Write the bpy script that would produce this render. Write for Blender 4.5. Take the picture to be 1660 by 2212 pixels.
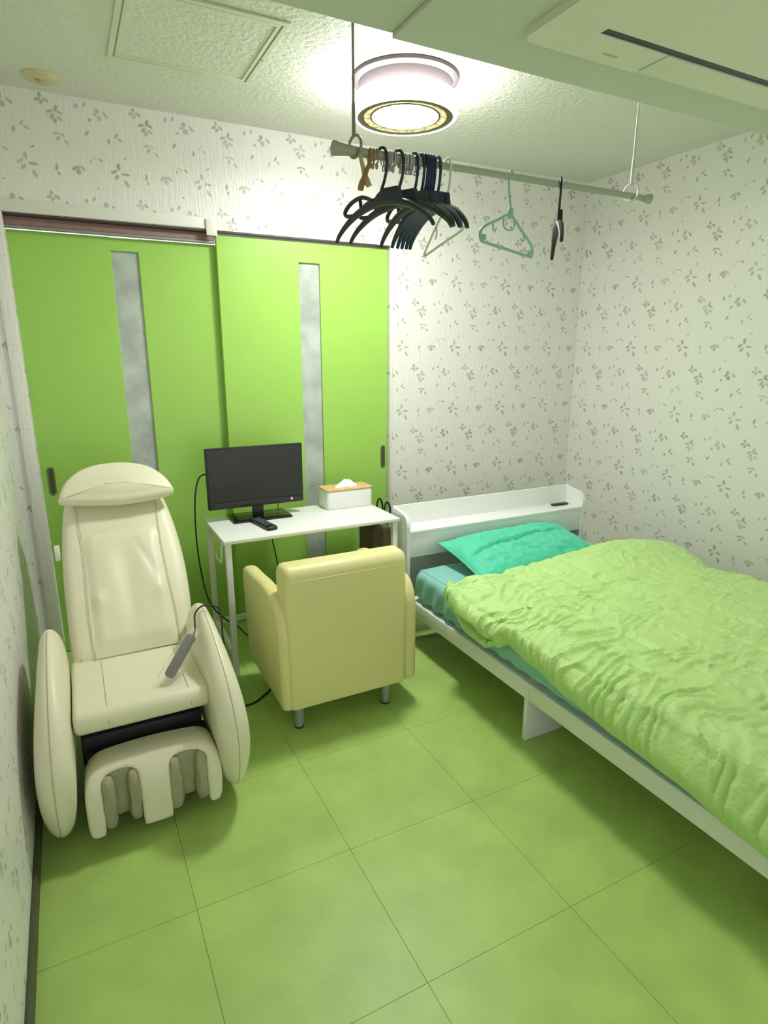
import bpy, bmesh, math, random
from mathutils import Vector, Matrix, noise
from mathutils.geometry import delaunay_2d_cdt

for _o in list(bpy.data.objects):
    bpy.data.objects.remove(_o)
SC = bpy.context.scene
COL = SC.collection

# ------------------------------------------------------------------ camera
CAM = Vector((0.2356, -3.1102, 1.4481))
yaw, pitch, roll = 0.4746, 0.2569, 0.0015
fw = Vector((math.sin(yaw) * math.cos(pitch), math.cos(yaw) * math.cos(pitch), -math.sin(pitch)))
rt = Vector((math.cos(yaw), -math.sin(yaw), 0))
up = rt.cross(fw)
r2 = math.cos(roll) * rt + math.sin(roll) * up
u2 = -math.sin(roll) * rt + math.cos(roll) * up
cd = bpy.data.cameras.new('camera')
cam = bpy.data.objects.new('camera', cd)
COL.objects.link(cam)
M = Matrix((r2, u2, -fw)).transposed().to_4x4()
M.translation = CAM
cam.matrix_world = M
cd.sensor_fit = 'HORIZONTAL'
cd.sensor_width = 36.0
cd.lens = 36.0 * 1314.06 / 1660.0
cd.clip_start = 0.02
SC.camera = cam

# ------------------------------------------------------------------ world, exposure
LAMP_E = 22.0
DISC_E = 140.0
LAMP_TINT = (1.0, 0.99, 0.965, 1)
w = bpy.data.worlds.new('world')
SC.world = w
w.use_nodes = True
w.node_tree.nodes['Background'].inputs[0].default_value = (1.0, 0.98, 0.95, 1)
w.node_tree.nodes['Background'].inputs[1].default_value = 1.3  # even background added as fill light, enters by the made-up opening
SC.view_settings.view_transform = 'Standard'
SC.view_settings.look = 'None'
SC.view_settings.gamma = 1.0
SC.view_settings.exposure = 0.20
SC.view_settings.use_curve_mapping = False

# ------------------------------------------------------------------ materials
def lin(c):
    return tuple((v / 255 / 12.92) if v / 255 <= 0.04045 else ((v / 255 + 0.055) / 1.055) ** 2.4 for v in c) + (1,)

def new_mat(name):
    m = bpy.data.materials.new(name)
    m.use_nodes = True
    return m, m.node_tree, m.node_tree.nodes['Principled BSDF']

def bump(nt, bsdf, scale=200, strength=0.2, dist=0.001, stretch=(1, 1, 1), detail=3, prev=None):
    tc = nt.nodes.new('ShaderNodeNewGeometry')
    mp = nt.nodes.new('ShaderNodeMapping')
    mp.inputs['Scale'].default_value = stretch
    nz = nt.nodes.new('ShaderNodeTexNoise')
    nz.inputs['Scale'].default_value = scale
    nz.inputs['Detail'].default_value = detail
    bp = nt.nodes.new('ShaderNodeBump')
    bp.inputs['Strength'].default_value = strength
    bp.inputs['Distance'].default_value = dist
    nt.links.new(tc.outputs['Position'], mp.inputs['Vector'])
    nt.links.new(mp.outputs[0], nz.inputs['Vector'])
    nt.links.new(nz.outputs['Fac'], bp.inputs['Height'])
    if prev:
        nt.links.new(prev.outputs[0], bp.inputs['Normal'])
    nt.links.new(bp.outputs[0], bsdf.inputs['Normal'])
    return bp

def mat(name, rgb, rough=0.5, metal=0.0, spec=0.5, var=0.0, vscale=6.0, bmp=None, emit=0, coat=0, alpha=1, sheen=0, objvar=0):
    m, nt, b = new_mat(name)
    c = lin(rgb)
    b.inputs['Base Color'].default_value = c
    b.inputs['Roughness'].default_value = rough
    b.inputs['Metallic'].default_value = metal
    b.inputs['Specular IOR Level'].default_value = spec
    b.inputs['Coat Weight'].default_value = coat
    b.inputs['Sheen Weight'].default_value = sheen
    b.inputs['Alpha'].default_value = alpha
    if var or objvar:
        tc = nt.nodes.new('ShaderNodeNewGeometry')
        nz = nt.nodes.new('ShaderNodeTexNoise')
        nz.inputs['Scale'].default_value = vscale
        nz.inputs['Detail'].default_value = 5
        mr = nt.nodes.new('ShaderNodeMapRange')
        mr.inputs['From Min'].default_value = 0.3
        mr.inputs['From Max'].default_value = 0.7
        mr.inputs['To Min'].default_value = 1 - var
        mr.inputs['To Max'].default_value = 1 + var
        nt.links.new(tc.outputs['Position'], nz.inputs['Vector'])
        nt.links.new(nz.outputs['Fac'], mr.inputs['Value'])
        hs = nt.nodes.new('ShaderNodeHueSaturation')
        hs.inputs['Color'].default_value = c
        nt.links.new(mr.outputs[0], hs.inputs['Value'])
        nt.links.new(hs.outputs[0], b.inputs['Base Color'])
        if objvar:
            oi = nt.nodes.new('ShaderNodeObjectInfo')
            m2 = nt.nodes.new('ShaderNodeMapRange')
            m2.inputs['To Min'].default_value = 1 - objvar
            m2.inputs['To Max'].default_value = 1 + objvar
            mu = nt.nodes.new('ShaderNodeMath')
            mu.operation = 'MULTIPLY'
            nt.links.new(oi.outputs['Random'], m2.inputs['Value'])
            nt.links.new(m2.outputs[0], mu.inputs[0])
            nt.links.new(mr.outputs[0], mu.inputs[1])
            nt.links.new(mu.outputs[0], hs.inputs['Value'])
    if emit:
        b.inputs['Emission Color'].default_value = LAMP_TINT
        b.inputs['Emission Strength'].default_value = emit
    if bmp:
        bump(nt, b, **bmp)
    return m

# leaf print of the wallpaper: (centre a, centre b, angle deg, half length, half width), one repeat is 430 x 545 units
LEAVES = [
    (115, 708, 95, 22, 10), (90, 742, 40, 20, 10), (147, 750, -5, 22, 9), (102, 772, 60, 19, 10), (150, 806, 115, 24, 10),
    (251, 752, 80, 21, 8), (259, 789, 95, 12, 6),
    (334, 747, 55, 19, 9), (351, 766, 90, 17, 13), (373, 744, 125, 18, 9), (352, 742, 90, 14, 8),
    (414, 694, 80, 12, 4), (432, 676, 165, 13, 3), (462, 682, -35, 16, 6),
    (200, 930, 25, 15, 10), (236, 929, 140, 17, 9), (211, 905, 95, 14, 8), (216, 944, 60, 14, 8),
    (276, 968, 75, 22, 9), (290, 986, 150, 17, 9), (246, 987, 25, 18, 9), (257, 1012, 60, 20, 10), (268, 1034, 80, 17, 10), (290, 1020, 135, 16, 8),
    (371, 934, 80, 15, 8), (410, 918, 70, 15, 7),
    (466, 945, 95, 16, 12), (474, 985, 90, 18, 14), (455, 966, 20, 13, 9),
    (428, 1002, 60, 11, 9), (409, 1080, 60, 18, 8),
    (118, 1072, 60, 19, 6), (134, 1094, 140, 16, 6), (80, 1112, 85, 18, 7), (76, 963, -55, 21, 8),
    (264, 1106, 20, 15, 7), (290, 1108, 150, 16, 6), (274, 1132, 75, 15, 8), (311, 1150, 125, 16, 6),
    (152, 1198, 40, 11, 6), (437, 852, 60, 9, 5),
]

def leaf_group():
    g = bpy.data.node_groups.new('leaf_print', 'ShaderNodeTree')
    g.interface.new_socket('U', in_out='INPUT', socket_type='NodeSocketFloat')
    g.interface.new_socket('V', in_out='INPUT', socket_type='NodeSocketFloat')
    g.interface.new_socket('Mask', in_out='OUTPUT', socket_type='NodeSocketFloat')
    N, L = g.nodes, g.links
    gi, go = N.new('NodeGroupInput'), N.new('NodeGroupOutput')
    def wrap(sock, per, lo, n):
        d = N.new('ShaderNodeMath'); d.operation = 'MULTIPLY_ADD'
        d.inputs[1].default_value = 1 / per; d.inputs[2].default_value = lo
        L.new(sock, d.inputs[0])
        f = N.new('ShaderNodeMath'); f.operation = 'FRACT'
        L.new(d.outputs[0], f.inputs[0])
        m = N.new('ShaderNodeMath'); m.operation = 'MULTIPLY'; m.inputs[1].default_value = n
        L.new(f.outputs[0], m.inputs[0])
        return m.outputs[0]
    # u in metres, pattern origin (flower at 120,745) sits at u = 0, v = 0
    ox, oy = 62, 660
    pu = wrap(gi.outputs[0], 0.350, (120 - ox) / 430, 430)
    pv = wrap(gi.outputs[1], -0.357, (745 - oy) / 545, 545)
    cb = N.new('ShaderNodeCombineXYZ')
    L.new(pu, cb.inputs[0]); L.new(pv, cb.inputs[1])
    prev = None
    for a, b, ang, hl, hw in LEAVES:
        mp = N.new('ShaderNodeMapping'); mp.vector_type = 'TEXTURE'
        mp.inputs['Location'].default_value = (a - ox, (b - oy) % 545, 0)
        mp.inputs['Rotation'].default_value = (0, 0, math.radians(-ang))
        mp.inputs['Scale'].default_value = (hl, hw, 1)
        L.new(cb.outputs[0], mp.inputs[0])
        ln = N.new('ShaderNodeVectorMath'); ln.operation = 'LENGTH'
        L.new(mp.outputs[0], ln.inputs[0])
        if prev is None:
            prev = ln.outputs['Value']
        else:
            mn = N.new('ShaderNodeMath'); mn.operation = 'MINIMUM'
            L.new(prev, mn.inputs[0]); L.new(ln.outputs['Value'], mn.inputs[1])
            prev = mn.outputs[0]
    mr = N.new('ShaderNodeMapRange'); mr.interpolation_type = 'SMOOTHSTEP'
    mr.inputs['From Min'].default_value = 1.18; mr.inputs['From Max'].default_value = 0.72
    L.new(prev, mr.inputs['Value'])
    L.new(mr.outputs[0], go.inputs[0])
    return g

LEAF = leaf_group()

def wallpaper(name, axis, sign, off):
    m, nt, b = new_mat(name)
    N, L = nt.nodes, nt.links
    geo = N.new('ShaderNodeNewGeometry')
    sp = N.new('ShaderNodeSeparateXYZ'); L.new(geo.outputs['Position'], sp.inputs[0])
    u = N.new('ShaderNodeMath'); u.operation = 'MULTIPLY_ADD'; u.inputs[1].default_value = sign; u.inputs[2].default_value = off
    L.new(sp.outputs[axis], u.inputs[0])
    v = N.new('ShaderNodeMath'); v.operation = 'SUBTRACT'; v.inputs[1].default_value = 1.479
    L.new(sp.outputs[2], v.inputs[0])
    g = N.new('ShaderNodeGroup'); g.node_tree = LEAF
    L.new(u.outputs[0], g.inputs[0]); L.new(v.outputs[0], g.inputs[1])
    # print strength wobbles a little from leaf to leaf
    nz = N.new('ShaderNodeTexNoise'); nz.inputs['Scale'].default_value = 14
    L.new(geo.outputs['Position'], nz.inputs['Vector'])
    ms = N.new('ShaderNodeMath'); ms.operation = 'MULTIPLY'
    mr = N.new('ShaderNodeMapRange'); mr.inputs['From Min'].default_value = 0.3; mr.inputs['From Max'].default_value = 0.65
    mr.inputs['To Min'].default_value = 0.45; mr.inputs['To Max'].default_value = 1.0
    L.new(nz.outputs['Fac'], mr.inputs['Value'])
    L.new(g.outputs[0], ms.inputs[0]); L.new(mr.outputs[0], ms.inputs[1])
    mx = N.new('ShaderNodeMix'); mx.data_type = 'RGBA'
    mx.inputs['A'].default_value = lin((231, 230, 225)); mx.inputs['B'].default_value = lin((168, 168, 150))
    L.new(ms.outputs[0], mx.inputs['Factor'])
    L.new(mx.outputs['Result'], b.inputs['Base Color'])
    b.inputs['Roughness'].default_value = 0.40
    b.inputs['Specular IOR Level'].default_value = 0.6
    st = (1, 1, 0.22)
    p = bump(nt, b, scale=75, strength=0.5, dist=0.0065, stretch=st, detail=2)
    bump(nt, b, scale=420, strength=0.18, dist=0.001, stretch=(1, 1, 0.5), prev=p)
    return m

M_WALLB = wallpaper('leaf_wallpaper_back', 0, 1.0, -1.95)
M_WALLR = wallpaper('leaf_wallpaper_right', 1, -1.0, -0.10)
M_WALLL = wallpaper('leaf_wallpaper_left', 1, 1.0, 0.05)
M_CEIL = mat('ceiling_paper', (226, 226, 218), 0.5, spec=0.5, bmp=dict(scale=48, strength=0.65, dist=0.011, detail=4))
M_SOFFIT = mat('soffit_paper', (202, 208, 192), 0.6, bmp=dict(scale=90, strength=0.15, dist=0.003))
M_FLOOR = mat('green_vinyl', (170, 201, 108), 0.42, spec=0.45, var=0.10, vscale=6, objvar=0.02, bmp=dict(scale=300, strength=0.06, dist=0.001))
M_FLOORB = mat('floor_screed', (112, 142, 64), 0.8)
M_DOOR = mat('green_door', (159, 205, 94), 0.38, spec=0.45, var=0.015, bmp=dict(scale=60, strength=0.12, dist=0.002, stretch=(1, 1, 0.3)))
M_GLASS = mat('clouded_glass', (176, 185, 178), 0.22, spec=0.6, var=0.22, vscale=9, bmp=dict(scale=16, strength=0.35, dist=0.01, detail=4))
M_TRACK = mat('brown_track', (74, 54, 52), 0.5)
M_PINK = mat('pinkish_brown_rail', (150, 118, 116), 0.5, var=0.08, vscale=20)
M_ALU = mat('grey_aluminium', (140, 142, 132), 0.5)
M_WHITE = mat('white_board', (236, 238, 236), 0.35, spec=0.45)
M_TRIM = mat('white_trim', (224, 224, 216), 0.5)
M_BASEB = mat('dark_baseboard', (74, 78, 48), 0.5)
M_LEATHER = mat('cream_leather', (230, 227, 200), 0.42, spec=0.5, var=0.02, bmp=dict(scale=260, strength=0.12, dist=0.001))
M_LEATHER2 = mat('pale_yellow_leather', (228, 221, 158), 0.4, spec=0.5, bmp=dict(scale=240, strength=0.12, dist=0.001))
M_SEAM = mat('seam_thread', (178, 172, 138), 0.7)
M_LINING = mat('grey_lining', (160, 158, 128), 0.75, var=0.1, vscale=14, bmp=dict(scale=22, strength=0.6, dist=0.008, stretch=(1, 1, 0.4)))
M_BLACK = mat('black_plastic', (34, 34, 38), 0.4)
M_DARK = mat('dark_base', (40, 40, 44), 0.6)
M_SCREEN = mat('screen_off', (44, 46, 46), 0.28, spec=0.35)
M_GLOSSB = mat('glossy_black', (16, 18, 16), 0.12)
M_HANGER = mat('dark_navy_plastic', (40, 41, 56), 0.42)
M_HANGBLUE = mat('navy_blue_plastic', (30, 46, 84), 0.42)
M_HANGBLACK = mat('black_hanger_plastic', (34, 30, 34), 0.42)
M_TEALH = mat('teal_hanger_plastic', (146, 186, 172), 0.35)
M_WHITEH = mat('white_hanger_plastic', (216, 218, 204), 0.4)
M_POLE = mat('pale_pole', (160, 170, 152), 0.4)
M_POLE2 = mat('grey_pole', (160, 158, 142), 0.45)
M_WIRE = mat('hook_wire', (206, 206, 198), 0.35, metal=0.2)
M_WIRE_BACKLIT = mat('backlit_hook_wire', (140, 138, 132), 0.4, metal=0.3)  # backlit shade of the left hook put into a greyer wire colour
M_RING = mat('grey_ring', (150, 144, 118), 0.5)
M_CLEAR = mat('translucent_ring', (178, 178, 174), 0.3)
M_CLIP = mat('amber_clip', (178, 160, 104), 0.4)
M_CLIP2 = mat('rust_clip', (146, 112, 76), 0.45)
M_SHEET = mat('teal_sheet', (138, 200, 196), 0.75, sheen=0.2, var=0.03, bmp=dict(scale=30, strength=0.25, dist=0.006))
M_PILLOW = mat('teal_green_pillow', (78, 206, 172), 0.6, sheen=0.2, bmp=dict(scale=34, strength=0.2, dist=0.004, stretch=(1, 1, 1)))
M_DUVET = mat('lime_duvet', (192, 230, 144), 0.48, sheen=0.15, bmp=dict(scale=80, strength=0.6, dist=0.007, detail=4))
M_BROWN = mat('brown_bag_fabric', (98, 88, 66), 0.8, var=0.1, vscale=20)
M_WOOD = mat('bamboo_lid', (214, 180, 124), 0.5, var=0.06, vscale=30)
M_TISSUE = mat('tissue_paper', (244, 244, 242), 0.8)
M_GREYTUBE = mat('grey_leg', (160, 168, 160), 0.35, metal=0.3)
M_RUBBER = mat('rubber', (48, 48, 48), 0.7)
M_HANDLE = mat('bronze_pull', (108, 116, 84), 0.4, metal=0.4)
M_HANDLE2 = mat('bronze_recess', (78, 84, 50), 0.5, metal=0.3)
M_CORD = mat('black_cord', (30, 34, 28), 0.5)
M_CORDG = mat('grey_cord', (150, 160, 146), 0.5)
M_ACW = mat('aircon_white', (222, 222, 204), 0.4)
M_GREYM = mat('grey_mark', (178, 178, 164), 0.5)
M_STAIN = mat('stained_cap', (214, 200, 166), 0.5, var=0.16, vscale=26)
M_BUTTON = mat('grey_button', (112, 112, 112), 0.5)
M_GREYR = mat('grey_handset', (84, 82, 74), 0.4, var=0.12, vscale=30)
M_GOLD = mat('gold_ring', (104, 96, 66), 0.6)
M_LAMPBASE = mat('lamp_base', (88, 80, 82), 0.6)
M_DRUM = mat('acrylic_glow', (250, 250, 250), 0.4, emit=LAMP_E)
M_DISC = mat('diffuser_glow', (250, 250, 250), 0.4, emit=DISC_E)
M_RIM = mat('rim_glow', (250, 248, 245), 0.4, emit=1.2)
m, nt, b = new_mat('crystal_band')
vz = nt.nodes.new('ShaderNodeTexVoronoi'); vz.inputs['Scale'].default_value = 70
cr = nt.nodes.new('ShaderNodeValToRGB')
cr.color_ramp.elements[0].color = lin((255, 246, 210)); cr.color_ramp.elements[1].color = lin((196, 160, 70))
cr.color_ramp.elements[0].position = 0.35; cr.color_ramp.elements[1].position = 0.8
g_ = nt.nodes.new('ShaderNodeNewGeometry')
nt.links.new(g_.outputs['Position'], vz.inputs['Vector'])
nt.links.new(vz.outputs['Distance'], cr.inputs[0])
nt.links.new(cr.outputs[0], b.inputs['Base Color'])
nt.links.new(cr.outputs[0], b.inputs['Emission Color'])
b.inputs['Emission Strength'].default_value = 0.45
M_CRYSTAL = m
m, nt, b = new_mat('red_led')
b.inputs['Base Color'].default_value = lin((255, 90, 90))
b.inputs['Emission Color'].default_value = lin((255, 110, 110))
b.inputs['Emission Strength'].default_value = 2.5
M_LED = m
m, nt, b = new_mat('clear_plastic_bag')
b.inputs['Base Color'].default_value = (0.95, 0.95, 0.93, 1)
b.inputs['Roughness'].default_value = 0.12
b.inputs['Alpha'].default_value = 0.14
bump(nt, b, scale=60, strength=0.8, dist=0.01)
M_BAG = m

# ------------------------------------------------------------------ mesh helpers
def obj(name, bm, m, parent=None, smooth=True, kind=None, label=None):
    me = bpy.data.meshes.new(name)
    bmesh.ops.recalc_face_normals(bm, faces=bm.faces[:])
    bm.to_mesh(me); bm.free()
    for mm in (m if isinstance(m, (list, tuple)) else [m]):
        me.materials.append(mm)
    if smooth:
        for p in me.polygons: p.use_smooth = True
        me.set_sharp_from_angle(angle=math.radians(38))
    o = bpy.data.objects.new(name, me)
    COL.objects.link(o)
    if parent is not None:
        o.parent = parent
        o.matrix_parent_inverse = Matrix.Translation(-WLOC.get(parent.name, Vector((0, 0, 0))))
        WLOC[o.name] = Vector((0, 0, 0))
    if kind: o['kind'] = kind
    if label: o['label'] = label
    return o

WLOC = {}

def thing(name, label, cat, loc=(0, 0, 0), group=None):
    o = bpy.data.objects.new(name, None)
    o.empty_display_size = 0.05
    COL.objects.link(o)
    o.location = loc
    WLOC[o.name] = Vector(loc)
    o['label'] = label; o['category'] = cat
    if group: o['group'] = group
    return o

def tag(o, label, cat, group=None):
    o['label'] = label; o['category'] = cat
    if group: o['group'] = group
    return o

def BM():
    return bmesh.new()

def box(bm, x0, x1, y0, y1, z0, z1, bev=0.0, seg=2, mat=None):
    r = bmesh.ops.create_cube(bm, size=1.0, matrix=Matrix.Translation(((x0 + x1) / 2, (y0 + y1) / 2, (z0 + z1) / 2)) @ Matrix.Diagonal((abs(x1 - x0), abs(y1 - y0), abs(z1 - z0), 1)))
    vs = r['verts']
    if bev > 0:
        es = list({e for v in vs for e in v.link_edges})
        bmesh.ops.bevel(bm, geom=es, offset=bev, segments=seg, profile=0.5, affect='EDGES')
    return bm

def B(*a, **k):
    return box(BM(), *a, **k)

def smooth_path(pts, n=6, closed=False):
    P = [Vector(p) for p in pts]
    N = len(P)
    out = []
    for i in range(N if closed else N - 1):
        if closed:
            p0, p1, p2, p3 = P[(i - 1) % N], P[i], P[(i + 1) % N], P[(i + 2) % N]
        else:
            p0, p1, p2, p3 = P[max(i - 1, 0)], P[i], P[i + 1], P[min(i + 2, N - 1)]
        for k in range(n):
            t = k / n
            out.append(0.5 * ((2 * p1) + (-p0 + p2) * t + (2 * p0 - 5 * p1 + 4 * p2 - p3) * t * t + (-p0 + 3 * p1 - 3 * p2 + p3) * t ** 3))
    if not closed:
        out.append(P[-1])
    return out

def tube(bm, pts, r, seg=8, closed=False, sm=5, flat=1.0, flat_axis=None):
    """round tube along a path; r may be a number or a list per control point"""
    if sm > 1:
        path = smooth_path(pts, sm, closed)
        if isinstance(r, (list, tuple)):
            rr = []
            n = len(pts)
            for i in range(len(path)):
                f = i / sm
                a = int(f) % n; b_ = min(a + 1, n - 1) if not closed else (a + 1) % n
                rr.append(r[a] + (r[b_] - r[a]) * (f - int(f)))
        else:
            rr = [r] * len(path)
    else:
        path = [Vector(p) for p in pts]
        rr = list(r) if isinstance(r, (list, tuple)) else [r] * len(path)
    N = len(path)
    rings = []
    nrm = None
    for i in range(N):
        if closed:
            t = (path[(i + 1) % N] - path[i - 1]).normalized()
        else:
            t = (path[min(i + 1, N - 1)] - path[max(i - 1, 0)]).normalized()
        if nrm is None:
            ref = Vector((0, 0, 1)) if abs(t.z) < 0.9 else Vector((1, 0, 0))
            if flat_axis: ref = Vector(flat_axis)
            nrm = (ref - t * ref.dot(t)).normalized()
        else:
            nrm = (nrm - t * nrm.dot(t)).normalized()
        bn = t.cross(nrm)
        ring = []
        for k in range(seg):
            a = 2 * math.pi * k / seg
            ring.append(bm.verts.new(path[i] + nrm * (math.cos(a) * rr[i] * flat) + bn * (math.sin(a) * rr[i])))
        rings.append(ring)
    for i in range(N if closed else N - 1):
        A, Bq = rings[i], rings[(i + 1) % N]
        for k in range(seg):
            bm.faces.new((A[k], A[(k + 1) % seg], Bq[(k + 1) % seg], Bq[k]))
    if not closed:
        bm.faces.new(rings[0][::-1]); bm.faces.new(rings[-1])
    return bm

def lathe(bm, prof, c=(0, 0, 0), seg=48, axis='z', cap=True):
    """prof: list of (radius, height)"""
    c = Vector(c)
    rings = []
    for r, h in prof:
        ring = []
        for k in range(seg):
            a = 2 * math.pi * k / seg
            x, y = math.cos(a) * r, math.sin(a) * r
            p = Vector((x, y, h)) if axis == 'z' else (Vector((h, x, y)) if axis == 'x' else Vector((x, h, y)))
            ring.append(bm.verts.new(c + p))
        rings.append(ring)
    for i in range(len(rings) - 1):
        for k in range(seg):
            bm.faces.new((rings[i][k], rings[i][(k + 1) % seg], rings[i + 1][(k + 1) % seg], rings[i + 1][k]))
    if cap:
        bm.faces.new(rings[0][::-1]); bm.faces.new(rings[-1])
    return bm

def torus(bm, c, R, r, axis=(1, 0, 0), seg=24, s2=8):
    ax = Vector(axis).normalized()
    ref = Vector((0, 0, 1)) if abs(ax.z) < 0.9 else Vector((1, 0, 0))
    u = (ref - ax * ref.dot(ax)).normalized(); v = ax.cross(u)
    pts = [Vector(c) + u * (math.cos(2 * math.pi * k / seg) * R) + v * (math.sin(2 * math.pi * k / seg) * R) for k in range(seg)]
    return tube(bm, pts, r, s2, closed=True, sm=1)

def area2(P):
    return sum(P[i][0] * P[(i + 1) % len(P)][1] - P[(i + 1) % len(P)][0] * P[i][1] for i in range(len(P))) / 2

def puff(bm, outline, t, r, fmap, seg=4, bulge=0.0, front_only_bulge=False, levels=(0.9, 0.72, 0.48, 0.24)):
    """cushion from a 2D outline: rounded rim of radius r, thickness t, middle raised by bulge; fmap(u, v, w) -> world"""
    P = [Vector((p[0], p[1])) for p in outline]
    if area2(P) < 0: P.reverse()
    n = len(P)
    nr = []
    for i in range(n):
        d = (P[(i + 1) % n] - P[i - 1]).normalized()
        nr.append(Vector((-d.y, d.x)))
    cen = sum(P, Vector((0, 0))) / n
    rings = []
    def ring(off, w):
        rings.append([bm.verts.new(fmap(*(P[i] + nr[i] * off), w)) for i in range(n)])
    hz = t / 2
    def half(sgn, bl):
        rs = []
        for k in range(seg + 1):
            a = math.pi / 2 * k / seg
            rs.append([P[i] + nr[i] * (r * (1 - math.cos(a))) for i in range(n)])
            ws.append(sgn * (hz - r + r * math.sin(a)))
        return rs
    ws = []
    low = half(-1, 0); wl = ws[:]; ws.clear()
    hi = half(1, 0); wh = ws[:]
    seqs = []
    for pts, wv in zip(low[::-1], wl[::-1]): seqs.append((pts, [wv] * n))
    if r < hz: pass
    for pts, wv in zip(hi, wh): seqs.append((pts, [wv] * n))
    if r >= hz - 1e-6: seqs.pop(seg + 1)
    # bulged inner rings
    front, back = [], []
    for s in levels:
        base = hi[-1]
        pts = [cen + (q - cen) * s for q in base]
        front.append((pts, [hz + bulge * (1 - s * s)] * n))
        back.append((pts, [-(hz + (0 if front_only_bulge else bulge) * (1 - s * s))] * n))
    if bulge > 0:
        seqs = back[::-1] + seqs + front
    V = [[bm.verts.new(fmap(q.x, q.y, wv)) for q, wv in zip(pts, wvs)] for pts, wvs in seqs]
    for a in range(len(V) - 1):
        for i in range(n):
            bm.faces.new((V[a][i], V[a][(i + 1) % n], V[a + 1][(i + 1) % n], V[a + 1][i]))
    bm.faces.new(V[0][::-1]); bm.faces.new(V[-1])
    return bm

def puff_free(bm, outline, t, r, fmap, seg=5, grid=0.014):
    """like puff, for outlines of any shape: the two faces are filled with a fine triangle net so that they can bend"""
    P = [Vector((p[0], p[1])) for p in outline]
    if area2(P) < 0: P.reverse()
    n = len(P)
    nr = []
    for i in range(n):
        d = (P[(i + 1) % n] - P[i - 1]).normalized()
        nr.append(Vector((-d.y, d.x)))
    rows = []
    for k in range(2 * seg + 1):
        a = math.pi / 2 * (k / seg - 1)
        off = r * (1 - math.cos(a))
        rows.append([((P[i] + nr[i] * off), math.copysign(t / 2 - r + r * abs(math.sin(a)), a) if k != seg else 0.0) for i in range(n)])
    V = [[bm.verts.new(fmap(q.x, q.y, w_)) for q, w_ in row] for row in rows]
    for a in range(len(V) - 1):
        for i in range(n):
            bm.faces.new((V[a][i], V[a][(i + 1) % n], V[a + 1][(i + 1) % n], V[a + 1][i]))
    for row, vs, w_ in ((rows[0], V[0], -t / 2), (rows[-1], V[-1], t / 2)):
        poly = [q for q, _ in row]
        pts = list(poly)
        xs = [p.x for p in poly]; ys = [p.y for p in poly]
        x = min(xs)
        while x < max(xs):
            y = min(ys)
            while y < max(ys):
                q = Vector((x, y))
                ins = False
                for i in range(n):
                    a_, b_ = poly[i], poly[(i + 1) % n]
                    if (a_.y > y) != (b_.y > y) and x < (b_.x - a_.x) * (y - a_.y) / (b_.y - a_.y) + a_.x: ins = not ins
                if ins and min((q - p).length for p in poly) > grid * 0.5: pts.append(q)
                y += grid
            x += grid
        co, _, fs, ov, _, _ = delaunay_2d_cdt(pts, [], [list(range(n))], 1, 1e-6)
        mp = []
        for c, o_ in zip(co, ov):
            k = [q for q in o_ if q < n]
            mp.append(vs[k[0]] if k else bm.verts.new(fmap(c.x, c.y, w_)))
        for f in fs:
            try: bm.faces.new([mp[i] for i in f])
            except ValueError: pass
    return bm

def rrect(x0, x1, y0, y1, r, seg=5):
    rs = r if isinstance(r, (list, tuple)) else [r] * 4   # bl, br, tr, tl
    out = []
    for (cx, cy, a0, rr) in ((x0, y0, 180, rs[0]), (x1, y0, 270, rs[1]), (x1, y1, 0, rs[2]), (x0, y1, 90, rs[3])):
        ox = cx + (rr if cx == x0 else -rr); oy = cy + (rr if cy == y0 else -rr)
        for k in range(seg + 1):
            a = math.radians(a0 + 90 * k / seg)
            out.append((ox + rr * math.cos(a), oy + rr * math.sin(a)))
    # subdivide the straight runs so that inner rings stay even
    res = []
    n = len(out)
    for i in range(n):
        a, b_ = Vector(out[i]), Vector(out[(i + 1) % n])
        d = (b_ - a).length
        m_ = max(1, min(8, int(d / 0.05)))
        for k in range(m_):
            res.append(tuple(a.lerp(b_, k / m_)))
    return res

def prism(bm, poly, h0, h1, fmap):
    a = [bm.verts.new(fmap(p[0], p[1], h0)) for p in poly]
    b_ = [bm.verts.new(fmap(p[0], p[1], h1)) for p in poly]
    n = len(poly)
    for i in range(n):
        bm.faces.new((a[i], a[(i + 1) % n], b_[(i + 1) % n], b_[i]))
    bm.faces.new(a[::-1]); bm.faces.new(b_)
    return bm

XZ = lambda u, v, w: Vector((u, w, v))       # extruded along y
YZ = lambda u, v, w: Vector((w, u, v))       # extruded along x
XY = lambda u, v, w: Vector((u, v, w))

# ================================================================== SETTING
H, W = 2.459, 3.2486
YF = -4.3
floor = obj('floor', B(-0.1, W + 0.1, YF - 0.1, 0.2, -0.08, -0.003), M_FLOORB, kind='structure')
ts = 0.45
tme = None
for i in range(-1, 7):
    for j in range(-5, 6):
        x0, y0 = 0.3881 + i * ts, -2.1685 + j * ts
        xa, xb = max(x0, 0.002), min(x0 + ts, W - 0.002)
        ya, yb = max(y0, YF), min(y0 + ts, 0.1)
        if xb - xa < 0.02 or yb - ya < 0.02: continue
        full = abs(xb - xa - ts) < 1e-4 and abs(yb - ya - ts) < 1e-4
        if full and tme is not None:
            o = bpy.data.objects.new('floor_tile', tme)
            COL.objects.link(o)
            o.parent = floor
            o.location = (x0, y0, 0)
        elif full:
            o = obj('floor_tile', B(0.0004, ts - 0.0004, 0.0004, ts - 0.0004, -0.003, 0, bev=0.0004, seg=1), M_FLOOR, floor)
            o.location = (x0, y0, 0)
            tme = o.data
        else:
            obj('floor_tile', B(xa + 0.0004, xb - 0.0004, ya + 0.0004, yb - 0.0004, -0.003, 0, bev=0.0004, seg=1), M_FLOOR, floor)

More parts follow.
